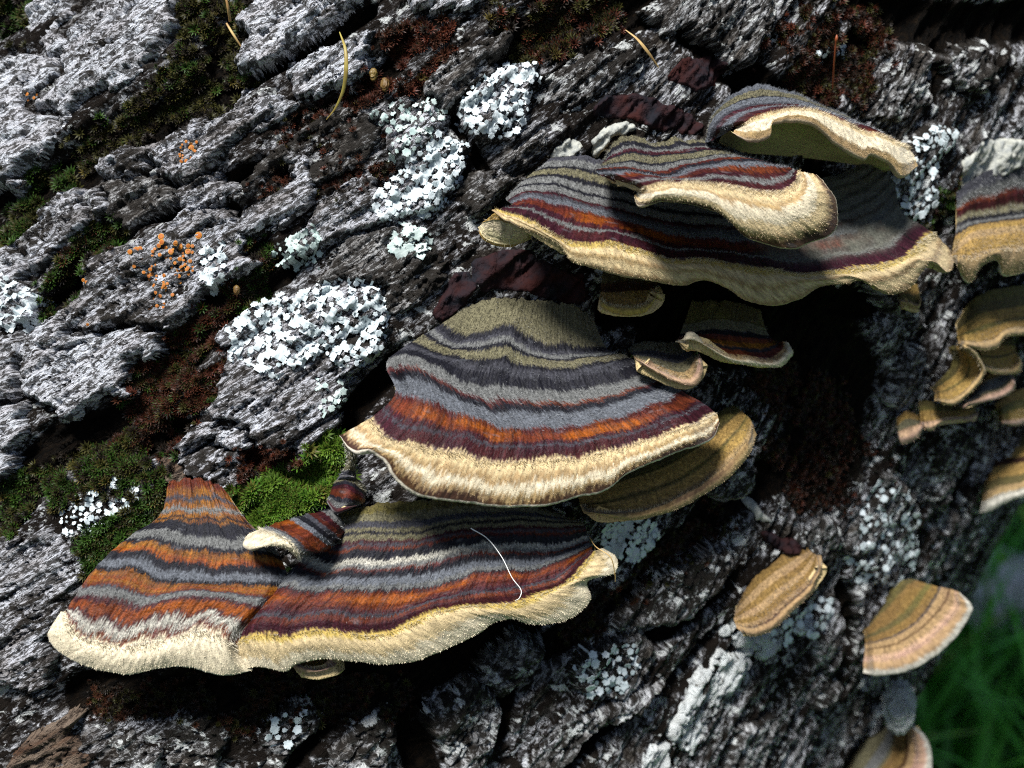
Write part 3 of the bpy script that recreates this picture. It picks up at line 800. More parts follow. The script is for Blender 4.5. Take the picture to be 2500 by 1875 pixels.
bracket('', '', '', [
    (0, [(830,1250),(950,1225),(1050,1220),(1150,1215),(1250,1220),(1330,1240),(1400,1270)]),
    (.25, [(800,1320),(845,1310),(936,1306),(1026,1301),(1094,1285),(1184,1279),(1297,1274),(1424,1279)]),
    (.45, [(738,1365),(805,1390),(845,1383),(936,1383),(1071,1360),(1162,1344),(1229,1340),(1320,1345),(1436,1319)]),
    (.6, [(660,1443),(701,1432),(768,1445),(890,1438),(981,1437),(1071,1428),(1162,1398),(1229,1388),(1297,1393),(1365,1369),(1444,1335)]),
    (.85, [(572,1570),(624,1542),(701,1545),(800,1533),(890,1547),(958,1536),(1017,1510),(1071,1491),(1184,1473),(1238,1469),(1311,1450),(1379,1423),(1419,1383),(1450,1345)]),
    (1, [(582,1636),(633,1627),(696,1636),(723,1620),(800,1606),(868,1613),(981,1618),(1071,1591),(1162,1546),(1207,1516),(1252,1510),(1297,1523),(1365,1518),(1410,1497),(1440,1464),(1434,1424),(1464,1410),(1499,1398),(1503,1362),(1472,1338)]),
  ], B_LR, endcurl=.16, tb=.85, hmax=2.0, seed=27, parent=low, hprof=[(0, .4), (.25, .75), (.45, 1.0), (.6, 1.2), (.85, 1.45), (1, 1.45)], rimcol=(0.42, 0.34, 0.22))

B_TW = [(0, GY), (.12, MA), (.2, RB), (.3, SG), (.36, SL), (.45, GB), (.52, OR), (.68, RB), (.76, SG), (.80, GY), (.84, CW)]
tw = thing('bracket_fungus', 'small twisted striped bracket fungus with white tip lying over the two-lobed shelf', 'fungus', at(830., 1230., ysurf(830., 1230.)))
bracket('', '', '', [
    (0, [(809,1245,0.41),(830,1262,0.57),(856,1297,0.41)]),
    (.35, [(741,1256,0.82),(785,1288,1.23),(825,1322,0.98)]),
    (.7, [(669,1279,0.98),(725,1308,1.56),(768,1342,1.48),(790,1347,1.23)]),
    (.84, [(640,1290,0.98),(690,1308,1.56),(728,1342,1.64),(738,1360,1.39)]),
    (1, [(606,1304,0.98),(597,1326,1.23),(620,1338,1.48),(660,1334,1.56),(700,1340,1.56),(730,1368,1.39)]),
  ], B_TW, tb=.84, hmax=1.9, seed=31, parent=tw, bulge=.05, thick=.09, root_thick=.12, wav=.03)
bracket('', '', '', [
    (0, [(818,1172,0.25),(850,1158,0.41),(892,1185,0.25)]), (.5, [(808,1198,0.49),(850,1200,0.74),(892,1222,0.49)]), (1, [(800,1226,0.41),(818,1252,0.66),(845,1245,0.74),(875,1232,0.49)])],
    [(0, GO), (.2, SL), (.3, MA), (.45, RB), (.65, SL), (.75, GY), (.88, MA)], tb=.9, hmax=.8, seed=33, parent=tw, thick=.08, root_thick=.1, hair=.6)
bracket('', '', '', [(0, [(838,1080,0.82),(858,1082,0.90),(880,1088,0.82)]), (.6, [(846,1125,0.57),(856,1128,0.66),(866,1128,0.57)]), (1, [(820,1172,0.33),(845,1170,0.49),(870,1174,0.33)])],
    [(0, GO), (.5, GO), (.8, SG)], tb=.9, hmax=1.0, seed=35, parent=tw, thick=.06, root_thick=.08, hair=.5)

curl = thing('bracket_fungus', 'small upturned yellowish pore lobe under the curled tip of the wide wavy shelf', 'fungus', at(1230., 545., ysurf(1230., 545.)))
bracket('', '', '', [(0, [(1180,540,1.0),(1215,516,1.25),(1255,530,1.35),(1300,566,1.3)]), (1, [(1170,556,.9),(1184,586,.9),(1220,600,.9),(1255,598,.9),(1294,580,.9)])],
    [(0, OC), (.25, (.50, .44, .26)), (.8, (.42, .36, .2)), (.93, OC)], tb=.9, hmax=1.1, seed=37, parent=curl, thick=.06, root_thick=.06, hair=.25, bulge=0)

B_R = [(0, OL), (.2, OC), (.42, DB), (.5, OC), (.68, BU_), (.74, DB), (.78, BU_), (.86, PK), (.95, WH)]
B_RW = [(0, GO), (.15, GY), (.28, GO), (.34, RB), (.38, GY), (.42, RB), (.44, MA), (.52, SG), (.56, GY), (.62, OC), (.72, BU_), (.78, OC), (.84, OC), (.9, BU_)]
SIDE = 'ochre brackets crowded on the shaded flank'
bracket('bracket_fungus', 'large red streaked grey bracket with torn ochre rim beside the wide wavy shelf', 'fungus', [
    (0, [(2335,470),(2370,440),(2440,410),(2560,390)]), (.3, [(2335,550),(2380,535),(2450,525),(2560,505)]), (.55, [(2324,612),(2365,566),(2430,552),(2560,540)]),
    (.85, [(2322,622),(2380,622),(2430,606),(2560,595)]), (1, [(2322,630),(2345,668),(2372,688),(2400,650),(2435,636),(2452,670),(2484,667),(2560,640)])],
    [(0, SG), (.08, GY), (.14, RB), (.17, MA), (.23, GO), (.28, SL), (.32, GY), (.37, SL), (.40, OC), (.58, BU_), (.68, OC), (.84, BU_)], soft=.015, tb=.85, hmax=1.6, seed=41,
    hprof=[(0, .1), (.3, .35), (.55, 1.0), (.85, 1.5), (1, 1.5)], pore=(.40, .30, .14), rimcol=(.66, .58, .50))
SM = dict(thick=.07, root_thick=.16, soft=.03, endcurl=.4, wav=.07)
CL = [(0, OL), (.3, OC), (.55, OL), (.62, OC), (.85, BU_)]
bracket('bracket_fungus', 'shell shaped ochre bracket in the crowded cluster, its hollow side towards the big shelves', 'fungus', [
    (0, [(2318,846),(2322,880),(2304,915),(2274,945)]), (.5, [(2345,842),(2360,880),(2345,925),(2282,958)]), (1, [(2335,838),(2368,850),(2396,883),(2404,912),(2370,956),(2328,988),(2280,976)])],
    CL, tb=.86, hmax=1.3, seed=43, hair=.6, **SM)
bracket('bracket_fungus', 'pointed ochre bracket lobe next to the shell shaped one in the crowded cluster', 'fungus', [
    (0, [(2385,825),(2430,815),(2475,830)]), (.5, [(2385,862),(2430,862),(2480,855)]), (1, [(2385,892),(2430,912),(2482,912),(2494,890),(2484,862)])],
    CL, tb=.86, hmax=1.1, seed=45, hair=.5, **SM)
bracket('bracket_fungus', 'topmost ochre bracket of the crowded cluster, folded and darker', 'fungus', [
    (0, [(2335,790),(2370,735),(2440,705),(2560,685)]), (.5, [(2338,818),(2390,790),(2450,775),(2560,755)]), (1, [(2342,838),(2390,852),(2430,846),(2452,820),(2500,815),(2560,822)])],
    [(0, OL), (.35, OC), (.55, OL), (.65, OC), (.85, BU_)], tb=.86, hmax=1.3, seed=47, hair=.5, **SM)
bracket('bracket_fungus', 'grey topped bracket with a pink edge in the crowded cluster', 'fungus', [
    (0, [(2378,955),(2395,922),(2425,900),(2462,905)]), (.6, [(2362,975),(2405,955),(2445,940),(2472,915)]), (1, [(2342,992),(2400,980),(2450,970),(2480,950),(2476,922)])],
    [(0, OC), (.3, GY), (.6, GO), (.72, PK)], tb=.74, hmax=1.3, seed=49, hair=.5, **SM)
bracket('bracket_fungus', 'lowest long bracket of the crowded cluster with a pink wavy lip', 'fungus', [
    (0, [(2245,975),(2320,985),(2382,985)]), (.7, [(2246,1025),(2310,1018),(2382,1008)]), (1, [(2246,1044),(2275,1054),(2302,1032),(2350,1027),(2382,1030),(2388,1002)])],
    [(0, OL), (.4, OC), (.75, PK)], tb=.76, hmax=1.0, seed=51, hair=.4, **SM)
bracket('bracket_fungus', 'tiny round pinkish bracket at the lower corner of the crowded cluster', 'fungus', [
    (0, [(2190,1020),(2212,1002),(2244,1014)]), (.6, [(2189,1048),(2214,1035),(2247,1030)]), (1, [(2191,1066),(2202,1084),(2238,1070),(2252,1040)])],
    [(0, OC), (.45, GO), (.7, PK)], tb=.75, hmax=.8, seed=53, hair=.4, **SM)
bracket('bracket_fungus', 'ochre bracket with a thin pale lip below the grey topped one in the cluster', 'fungus', [
    (0, [(2430,985),(2480,955),(2560,930)]), (.6, [(2436,1015),(2480,1000),(2560,985)]), (1, [(2438,1034),(2480,1040),(2520,1030),(2560,1034)])],
    [(0, OC), (.3, OL), (.6, OC), (.85, PK)], tb=.85, hmax=1.1, seed=55, hair=.4, **SM)
bracket('bracket_fungus', 'big brown banded bracket hanging over the green grass with a whitish lower lip', 'fungus', [
    (0, [(2425,1080),(2470,1066),(2580,1050)]), (.5, [(2408,1165),(2450,1150),(2580,1130)]), (.85, [(2398,1225),(2440,1208),(2500,1190),(2580,1172)]), (1, [(2392,1252),(2430,1238),(2470,1218),(2520,1205),(2580,1192)])],
    [(0, OL), (.18, OC), (.32, DB), (.42, OC), (.6, OL), (.75, BU_), (.86, WH)], tb=.86, hmax=1.2, seed=57, ref=0.5, hair=.5)
B_S = [(0, OD), (.2, BD), (.35, OD), (.5, BD), (.62, OD), (.74, BD), (.81, DB), (.85, BD)]
bracket('bracket_fungus', 'small tan bracket with a dark line inside its lip, above the white crusted bark', 'fungus', [
    (0, [(1798,1480),(1825,1430),(1870,1385),(1920,1350),(1968,1336)]), (.5, [(1793,1512),(1850,1478),(1900,1435),(1952,1398),(1990,1355)]),
    (1, [(1798,1532),(1840,1553),(1890,1536),(1940,1490),(1985,1447),(1996,1420),(2008,1395),(2003,1355)])], B_S, soft=.02, tb=.82, hmax=1.3, seed=61, hair=.7)
bracket('bracket_fungus', 'tan fan shaped bracket with white edge standing out from the trunk against the grass', 'fungus', [
    (0, [(2108,1530),(2150,1472),(2188,1428),(2220,1412)]), (.5, [(2114,1570),(2180,1550),(2240,1510),(2278,1455),(2288,1432)]), (.75, [(2112,1595),(2190,1582),(2262,1537),(2312,1482),(2325,1440)]),
    (1, [(2108,1642),(2160,1647),(2240,1622),(2320,1562),(2366,1502),(2370,1475),(2342,1446)])], [(0, OL), (.12, OD), (.3, OL), (.4, OD), (.52, SG), (.56, BD), (.68, DB), (.71, BD), (.80, PD), (.88, BD), (.96, WH)], soft=.02, tb=.84, hmax=1.3, seed=63, ref=0.0, hair=.6)
bracket('bracket_fungus', 'grey and tan bracket below the white crusted knob, beside the grass', 'fungus', [
    (0, [(2070,1890),(2110,1815),(2165,1772)]), (.45, [(2095,1920),(2165,1850),(2185,1775)]), (.7, [(2120,1930),(2205,1870),(2215,1800),(2205,1768)]), (1, [(2160,1940),(2262,1895),(2270,1840),(2252,1795),(2215,1764)])],
    [(0, GO), (.25, GY), (.42, GO), (.48, OD), (.66, DB), (.72, BD), (.8, PD), (.95, WH)], soft=.02, tb=.82, hmax=1.3, seed=65, ref=0.0, hair=.6)
bracket('bracket_fungus', 'little plain ochre bracket hanging in the shadow under the long tan rim', 'fungus', [
    (0, [(1472,660),(1540,650),(1602,660)]), (.4, [(1467,705),(1530,700),(1604,698)]), (1, [(1463,728),(1475,750),(1520,765),(1570,761),(1596,740),(1610,700)])],
    [(0, OL), (.3, DB), (.5, OC), (.85, YE)], tb=.85, hmax=1.2, seed=67, hair=.6)
bracket('bracket_fungus', 'dark bracket with rusty streaks and a thin edge, shaded by the wide wavy shelf', 'fungus', [
    (0, [(1690,735),(1780,735),(1855,755)]), (.6, [(1656,826),(1740,815),(1812,824),(1885,828)]), (1, [(1648,832),(1690,826),(1730,850),(1780,880),(1840,891),(1900,896),(1932,866),(1924,838)])],
    [(0, OL), (.35, GO), (.50, SL), (.60, RB), (.68, AM), (.76, SL), (.80, RB), (.88, BU_), (.93, CW)], tb=.9, hmax=1.3, seed=69, hair=.5)
bracket('bracket_fungus', 'small folded grey bracket with tan lip wedged beside the broad orange banded shelf', 'fungus', [
    (0, [(1532,852),(1580,832),(1650,836),(1700,832)]), (.6, [(1545,868),(1600,880),(1660,895),(1702,862)]), (1, [(1552,876),(1600,908),(1660,936),(1700,940),(1714,905),(1708,865)])],
    [(0, GO), (.3, SG), (.5, GO), (.72, BU_), (.85, PK)], tb=.8, hmax=1.3, seed=71, hair=.6)
bracket('bracket_fungus', 'tiny brown bracket peeping out below the frayed end of the tan rim', 'fungus', [
    (0, [(2188,700),(2215,690),(2240,694)]), (1, [(2195,738),(2225,746),(2243,752),(2250,735)])], [(0, OC), (.5, OL), (.8, BU_)], tb=.8, hmax=.8, seed=73, hair=.4)
bracket('bracket_fungus', 'thin brown bracket edge showing below the two-lobed shelf', 'fungus', [
    (0, [(705,1585),(770,1580),(835,1585)]), (1, [(718,1628),(770,1642),(815,1628),(828,1612)])], [(0, OL), (.5, OC), (.85, PK)], tb=.85, hmax=1.2, seed=75, hair=.4)
# ------------------------------------------------------------------ flat purple-brown crusts on the bark
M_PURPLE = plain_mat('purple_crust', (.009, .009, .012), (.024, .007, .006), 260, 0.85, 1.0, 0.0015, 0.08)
M_GREYFELT = plain_mat('grey_felt_crust', (.36, .36, .31), (.20, .21, .20), 900, 0.85, 0.8, 0.0006, 0.15)
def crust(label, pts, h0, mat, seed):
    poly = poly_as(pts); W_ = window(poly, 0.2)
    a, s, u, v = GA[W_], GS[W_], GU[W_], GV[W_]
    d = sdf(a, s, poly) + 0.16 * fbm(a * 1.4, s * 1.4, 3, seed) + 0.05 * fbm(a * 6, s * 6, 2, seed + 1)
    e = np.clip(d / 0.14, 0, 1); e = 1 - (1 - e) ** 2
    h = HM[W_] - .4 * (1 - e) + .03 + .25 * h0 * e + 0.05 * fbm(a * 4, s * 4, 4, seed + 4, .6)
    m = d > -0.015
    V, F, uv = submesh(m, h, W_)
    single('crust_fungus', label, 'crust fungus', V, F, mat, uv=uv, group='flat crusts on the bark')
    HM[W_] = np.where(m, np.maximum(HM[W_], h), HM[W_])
crust('flat purple brown crust on the bark above the arched white lipped bracket', [(1600,180),(1660,130),(1740,120),(1800,165),(1760,215),(1690,235),(1620,222)], .10, M_PURPLE, 811)
crust('long dark red crust on the bark between two grey banded caps', [(1420,262),(1480,225),(1560,215),(1700,255),(1750,320),(1690,345),(1560,315),(1450,290)], .12, M_PURPLE, 821)
crust('dark red crust beside the root of the broad orange banded bracket', [(1040,770),(1075,700),(1100,650),(1160,640),(1180,700),(1130,770),(1080,800)], .16, M_PURPLE, 831)
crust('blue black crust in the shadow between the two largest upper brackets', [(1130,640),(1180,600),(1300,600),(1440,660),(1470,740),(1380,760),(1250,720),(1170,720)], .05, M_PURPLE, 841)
crust('pale grey felted ridge of crust above the thick cream lipped bracket', [(1440,340),(1470,295),(1530,280),(1570,300),(1615,325),(1600,350),(1540,330),(1500,345),(1470,400),(1440,390)], .34, M_GREYFELT, 851)
crust('small grey felted crust on the bark above the curled end of the wavy shelf', [(1330,380),(1380,330),(1430,330),(1440,380),(1400,400),(1340,410)], .28, M_GREYFELT, 861)
crust('grey green felted crust between the thick cream lip and the arched bracket', [(2040,430),(2090,420),(2130,480),(2190,540),(2220,580),(2160,560),(2080,520),(2040,480)], .30, M_GREYFELT, 871)
crust('grey felted crust above the torn ochre rim of the red streaked bracket', [(2335,400),(2390,330),(2460,320),(2540,330),(2560,400),(2440,430),(2360,470)], .2, M_GREYFELT, 901)
crust('dark red crust leading down to the small tan bracket', [(1840,1290),(1880,1280),(1940,1310),(1960,1345),(1890,1360),(1855,1330)], .22, M_PURPLE, 881)
crust('pale yellowish crust trailing down the shaded bark to the dark red crust', [(1800,1150),(1830,1160),(1870,1220),(1895,1285),(1850,1280),(1820,1220)], .20, M_GREYFELT, 891)

# ------------------------------------------------------------------ leafy lichens: each one many lobes
M_LICH = plain_mat('leafy_lichen', (.36, .42, .43), (.52, .56, .57), 700, 0.75, 0.5, 0.0003, 0.2)
M_LICH2 = plain_mat('leafy_lichen_mint', (.28, .36, .34), (.42, .48, .45), 600, 0.75, 0.5, 0.0003, 0.2)
def lobe_mesh(seed):
    R = np.random.default_rng(seed)
    n = 40
    th = np.linspace(0, 2 * math.pi, n, endpoint=False)
    # fan: narrow at the back (-x), cut into fingers at the front
    front = 0.5 + 0.5 * np.cos(th)
    kf = int(R.integers(4, 8))
    r = 0.40 + 0.55 * front ** 0.7 + 0.09 * np.cos(th * kf + R.random() * 6) + 0.06 * np.cos(th * (2 * kf + 1) + R.random() * 6) + 0.04 * R.normal(size=n)
    r = np.maximum(r, .2)
    x = r * np.cos(th); y = r * np.sin(th) * 0.95
    zc = 0.05 * R.normal(size=n) + 0.10 * np.sin(th * 3 + R.random() * 6) * front
    rings = [np.stack([x * .45, y * .45, 0.04 + zc * .2], -1), np.stack([x * .85, y * .85, zc + 0.07], -1), np.stack([x, y, zc - 0.01], -1), np.stack([x * .9, y * .9, zc - 0.16], -1)]
    V = np.concatenate([[[0, 0, 0.02]]] + rings)
    F = [(0, 1 + i, 1 + (i + 1) % n) for i in range(n)]
    for k in range(3):
        for i in range(n):
            a = 1 + k * n + i; b = 1 + k * n + (i + 1) % n
            F += [(a, a + n, b + n), (a, b + n, b)]
    return V, np.array(F)
LOBES = [[mesh_data('lobe', *lobe_mesh(900 + k), m, local=True) for k in range(9)] for m in (M_LICH, M_LICH2)]
def rand_in(pts, n, R):
    poly = np.array(pts, float); lo, hi = poly.min(0), poly.max(0); out = []
    while len(out) < n:
        q = lo + R.random((n * 3, 2)) * (hi - lo)
        q = q[sdf(q[:, 0], q[:, 1], poly) > 0]
        out.extend(q.tolist())
    return np.array(out[:n])
def lichen(label, pts, spacing=0.115, size=0.068, kind=0, seed=0, cover=1.0, nmax=190):
    R = np.random.default_rng(seed)
    cand = rand_in(pts, 1600, R)
    keep = cover >= 1 or None
    nz = fbm(cand[:, 0] / 40, cand[:, 1] / 40, 3, seed)
    if cover < 1: cand = cand[nz > np.quantile(nz, 1 - cover)]
    a, s = as_coords(cand[:, 0], cand[:, 1])
    sel = []
    for i in range(len(a)):
        if len(sel) >= nmax: break
        if all((a[i] - a[j]) ** 2 + (s[i] - s[j]) ** 2 > spacing ** 2 for j in sel): sel.append(i)
    a, s = a[sel], s[sel]
    c = np.array([a.mean(), s.mean()])
    h = hm(a, s)
    d_ = 0.06
    ga = np.clip((hm(a + d_, s) - hm(a - d_, s)) / (2 * d_), -1, 1) * .7; gs = np.clip((hm(a, s + d_) - hm(a, s - d_)) / (2 * d_), -1, 1) * .7
    P = surf(a, s, h + 0.030 + 0.02 * R.random(len(a)))
    Nm = surf_n(s); Ta = np.broadcast_to(AX, P.shape); Ts = norm(np.cross(Nm, Ta))
    Ts = np.where((Ts @ NX)[:, None] > 0, Ts, -Ts)
    Nn = norm(Nm - ga[:, None] * Ta - gs[:, None] * Ts)
    ang = np.arctan2(s - c[1], a - c[0]) + R.normal(0, .8, len(a))
    root = thing('leafy_lichen', label, 'lichen', P.mean(0))
    # the continuous sheet below the lobes, ragged and full of holes
    poly = poly_as(pts); W_ = window(poly, 0.3)
    A_, S_ = GA[W_], GS[W_]
    dd = sdf(A_, S_, poly) + .05 + .30 * fbm(A_ * 1.8, S_ * 1.8, 4, seed + 60, .6)
    hol = fbm(A_ * 6.5, S_ * 6.5, 4, seed + 61, .7)
    m = (dd > 0) & (hol > (-.14 if cover >= 1 else .30 - .35 * cover))
    sh = HM[W_] + .03 + .05 * np.clip(hol, 0, .5) + .03 * fbm(A_ * 9, S_ * 9, 2, seed + 62)
    if m.sum() > 30:
        part('thallus', root, *submesh(m, sh, W_)[:2], (M_LICH, M_LICH2)[kind], kind='stuff')
    rl = np.array(root.location)
    for i in range(len(a)):
        n = norm(Nn[i] + R.normal(0, .06, 3)); x = norm(np.cos(ang[i]) * Ta[i] + np.sin(ang[i]) * Ts[i]); x = norm(x - n * (x @ n)); y = np.cross(n, x)
        sc = size * (0.65 + 0.75 * R.random()) * 0.01
        M = np.stack([ROT @ x, ROT @ y, ROT @ n * .45], 1) * sc
        o = link('lobe', LOBES[kind][int(R.integers(9))], root)
        o.matrix_basis = Matrix([[*M[0], 0], [*M[1], 0], [*M[2], 0], [0, 0, 0, 1]])
        o.location = Vector(to_world(P[i]) - rl)
lichen('bright white leafy lichen capping the knob of bark below dark moss', [(1125,240),(1165,203),(1234,158),(1311,154),(1312,185),(1290,240),(1280,300),(1240,345),(1190,335),(1140,330),(1122,300)], seed=1)
lichen('pale green leafy lichen beside the bright white capped knob, below red moss', [(915,285),(981,240),(1053,248),(1092,275),(1060,320),(1000,380),(965,385),(950,340)], kind=1, seed=2, cover=.8)
lichen('long white leafy lichen running down the bark towards the layered grey plate', [(1060,330),(1140,355),(1125,450),(1080,500),(1040,530),(940,530),(900,512),(940,460),(1000,400)], seed=3)
lichen('small mint green leafy lichen alone between furrows, below the long white lichen', [(960,575),(1000,555),(1050,565),(1045,600),(1000,618),(965,610)], kind=1, seed=4, size=.12)
lichen('largest white leafy lichen on the bark plate beside the broad orange banded bracket', [(560,800),(600,745),(680,735),(760,700),(870,690),(925,710),(945,790),(925,860),(880,900),(840,890),(790,860),(720,900),(680,930),(620,880),(560,870)], seed=5, spacing=.135, nmax=230)
lichen('small pale leafy lichen on the plate above the largest white lichen', [(660,620),(700,590),(760,560),(785,590),(770,640),(720,655),(670,650)], kind=1, seed=6)
lichen('small white leafy lichen on the plate with the orange dots', [(500,610),(540,610),(565,640),(550,690),(515,700),(505,650)], seed=7)
lichen('white leafy lichen on the bark opposite the green moss furrow, at the outer plate', [(-10,680),(40,670),(85,720),(85,790),(30,800),(-10,790)], seed=8)
lichen('scattered white lichen flakes among green moss above the two-lobed shelf', [(140,1240),(200,1165),(290,1165),(340,1200),(320,1250),(250,1290),(170,1310)], seed=9, cover=.8, size=.055, spacing=.09)
lichen('grey white lichen tuft between the ochre tucked bracket and the yellow rim tip', [(1470,1290),(1520,1260),(1590,1280),(1612,1320),(1580,1370),(1520,1370),(1480,1340)], seed=10, size=.075, spacing=.095)
lichen('white leafy lichen on the speckled plate in the shade of the two-lobed shelf', [(1390,1630),(1450,1580),(1540,1570),(1560,1620),(1510,1690),(1430,1690)], seed=11, size=.085, cover=.7)
lichen('white lichen flecks on shaded bark above the tan fan shaped bracket', [(2070,1370),(2100,1250),(2140,1170),(2200,1200),(2240,1290),(2230,1390),(2180,1430),(2100,1420)], seed=12, size=.085, cover=.5)
lichen('pale lichen below the dark lined small tan bracket', [(1880,1530),(1960,1500),(2010,1480),(2040,1460),(2040,1510),(2000,1540),(1900,1580)], seed=13, size=.09, cover=.7)
lichen('pale mint lichen on the plate just above the dark furrow by the broad bracket', [(775,935),(830,930),(850,960),(825,1000),(785,1000)], kind=1, seed=14, cover=.8)
lichen('grey white lichen on the bark between the arched bracket and the streaked bracket', [(2155,470),(2190,370),(2260,310),(2325,320),(2290,400),(2285,480),(2245,540),(2190,520)], seed=15, size=.08, spacing=.115, cover=.7)
lichen('tiny bright white lichen amid red moss above the arched bracket', [(1960,150),(2010,120),(2090,110),(2100,150),(2060,165),(2010,165)], seed=16, size=.06, spacing=.09, cover=.5)
lichen('white lichen flakes on the shaded bark under the two-lobed shelf', [(630,1790),(690,1740),(740,1740),(720,1800),(660,1830)], seed=17, size=.08, cover=.6)

# pale knob of crusted bark against the grass
def blob(label, name, cat, px, py, r, sq, mat, y=None, seed=0, base_h=0.2):
    n1, n2 = 40, 28
    th = np.linspace(0, 2 * math.pi, n1, endpoint=False); ph = np.linspace(0, math.pi, n2)
    TH, PH = np.meshgrid(th, ph)
    d = np.stack([np.sin(PH) * np.cos(TH), np.cos(PH), np.sin(PH) * np.sin(TH)], -1)
    k = 1 + 0.45 * fbm(d[..., 0] * 1.6 + 5 * d[..., 1], d[..., 2] * 1.6 + 3, 3, seed) + 0.06 * fbm(d[..., 0] * 7 + 3 * d[..., 1], d[..., 2] * 7, 3, seed + 2)
    c = at(px, py, (ysurf(px, py) - base_h) if y is None else y)
    V = c + d * k[..., None] * r * np.array(sq)
    f = []
    for i in range(n2 - 1):
        a = np.arange(n1); b = (a + 1) % n1
        f.append(np.stack([i * n1 + a, i * n1 + b, (i + 1) * n1 + b, (i + 1) * n1 + a], -1))
    uv = np.stack([TH * 1.0, PH * 1.0], -1)
    return single(name, label, cat, V, np.concatenate(f), mat, uv=uv)
blob('white crusted knob of lichen at the trunk edge above the grey and tan bracket', 'crust_lichen', 'lichen', 2195., 1725., .42, (.75, .7, 1.15), M_CRUST_PALE, y=6.1, seed=71)

M_CAPS = plain_mat('moss_capsule', (.12, .08, .02), (.08, .04, .01), 500, 0.5, 0.2, 0.0002)
for (x_, y_, r_, lb_) in ((912., 182., .075, 'yellow brown moss capsule in the red brown moss, the upper of two'), (940., 207., .085, 'yellow brown moss capsule in the red brown moss, the lower of two'),
                          (578., 708., .06, 'lone brown capsule at the edge of the furrow below the orange dots')):
    blob(lb_, 'moss_capsule', 'moss capsule', x_, y_, r_, (.8, .8, 1.25), M_CAPS, base_h=.12, seed=int(x_))
# ------------------------------------------------------------------ orange lichen: little discs on the bark
M_ORANGE = plain_mat('orange_disc', (.30, .085, .006), (.20, .05, .004), 900, 0.6, 0.3, 0.0002)
M_ORIM = plain_mat('orange_disc_rim', (.40, .20, .035), (.30, .12, .015), 900, 0.6, 0.3, 0.0002)
def disc_mesh(name, prof, mat, n=12):
    th = np.linspace(0, 2 * math.pi, n, endpoint=False)
    V = np.concatenate([np.stack([r * np.cos(th), r * np.sin(th), np.full(n, z)], -1) for r, z in prof] + [[[0, 0, prof[-1][1]]]])
    F = []
    for k in range(len(prof) - 1):
        for i in range(n):
            a = k * n + i; b = k * n + (i + 1) % n
            F += [(a, b, b + n), (a, b + n, a + n)]
    F += [((len(prof) - 1) * n + i, (len(prof) - 1) * n + (i + 1) % n, len(prof) * n) for i in range(n)]
    return mesh_data(name, V, np.array(F), mat, local=True)
ME_DISC = disc_mesh('disc', [(.82, -.1), (.80, .22), (.5, .25)], M_ORANGE)
ME_RIM = disc_mesh('disc_rim', [(.7, -.4), (1.0, .0), (1.0, .25), (.9, .33), (.78, .2)], M_ORIM)
def orange(label, spots, seed):
    R = np.random.default_rng(seed)
    p = np.array(spots, float)
    a, s = as_coords(p[:, 0], p[:, 1]); P = surf(a, s, hm(a, s) + .01); Nm = surf_n(s)
    root = thing('orange_lichen', label, 'lichen', P.mean(0)); rl = np.array(root.location)
    for i in range(len(p)):
        n = norm(Nm[i] + R.normal(0, .2, 3)); x = norm(np.cross(n, R.normal(size=3))); y = np.cross(n, x)
        sc = p[i, 2] * .8 * KPX * 0.01
        M = np.stack([ROT @ x, ROT @ y, ROT @ n], 1) * sc
        o = link('fruiting_disc', ME_DISC, root)
        o.matrix_basis = Matrix([[*M[0], 0], [*M[1], 0], [*M[2], 0], [0, 0, 0, 1]]); o.location = Vector(to_world(P[i]) - rl)
        q = link('rim', ME_RIM, o)
R = np.random.default_rng(4)
sp1 = [(490,577,11),(403,582,10),(406,596,9),(398,604,7),(440,600,7),(446,606,8),(425,620,7),(445,607,7),(425,617,9),(465,617,9),(443,634,7),(445,658,8),(412,630,6),(466,603,7),(413,608,6),(345,615,10),(335,622,8),(353,612,8),(437,660,7),(450,655,6),(470,640,6),(475,655,6)]
sp1 += [(x, y, 3.2 + 3 * R.random()) for x, y in rand_in([(330,640),(400,590),(480,600),(480,660),(440,700),(400,760),(360,760),(370,700)], 70, R)]
orange('cluster of small orange disc lichen dots on a pale bark plate', sp1, 5)
orange('few tiny orange lichen dots on the plate above the big orange cluster',
       [(465,352,7),(468,360,8),(480,347,5),(446,395,6),(463,398,6)] + [(x, y, 3 + 2 * R.random()) for x, y in rand_in([(440,350),(480,335),(485,370),(460,400),(440,395)], 14, R)], 6)
orange('few pale orange lichen dots near the top bark plate with brown grain', [(75,235,6),(85,240,5),(70,245,4),(92,232,4),(225,800-5,5),(222,690,6),(230,695,5)], 7)

# ------------------------------------------------------------------ moss
def shoot_template(nl=9, layers=2):
    V = []; F = []
    for L in range(layers):
        for k in range(nl):
            an = 2 * math.pi * (k + 0.5 * L) / nl
            el = math.radians(22 + 30 * L)
            d = np.array([math.cos(an) * math.cos(el), math.sin(an) * math.cos(el), math.sin(el)])
            s = np.array([-math.sin(an), math.cos(an), 0])
            b = len(V); ln = 1.0 - 0.3 * L
            V += [np.array([0, 0, -.3]) + d * .05, d * ln * .45 + s * .13 * ln, d * ln * .45 - s * .13 * ln, d * ln + np.array([0, 0, .16 * ln])]
            F += [(b, b + 2, b + 1), (b + 1, b + 2, b + 3)]
    return np.array(V), np.array(F)
SHV, SHF = shoot_template()
GRN = (.060, .150, .010); GR2 = (.10, .18, .015); OLV = (.10, .095, .015); BRN = (.11, .032, .010); RED = (.17, .036, .012); DKB = (.030, .018, .008); YEL = (.22, .17, .03)
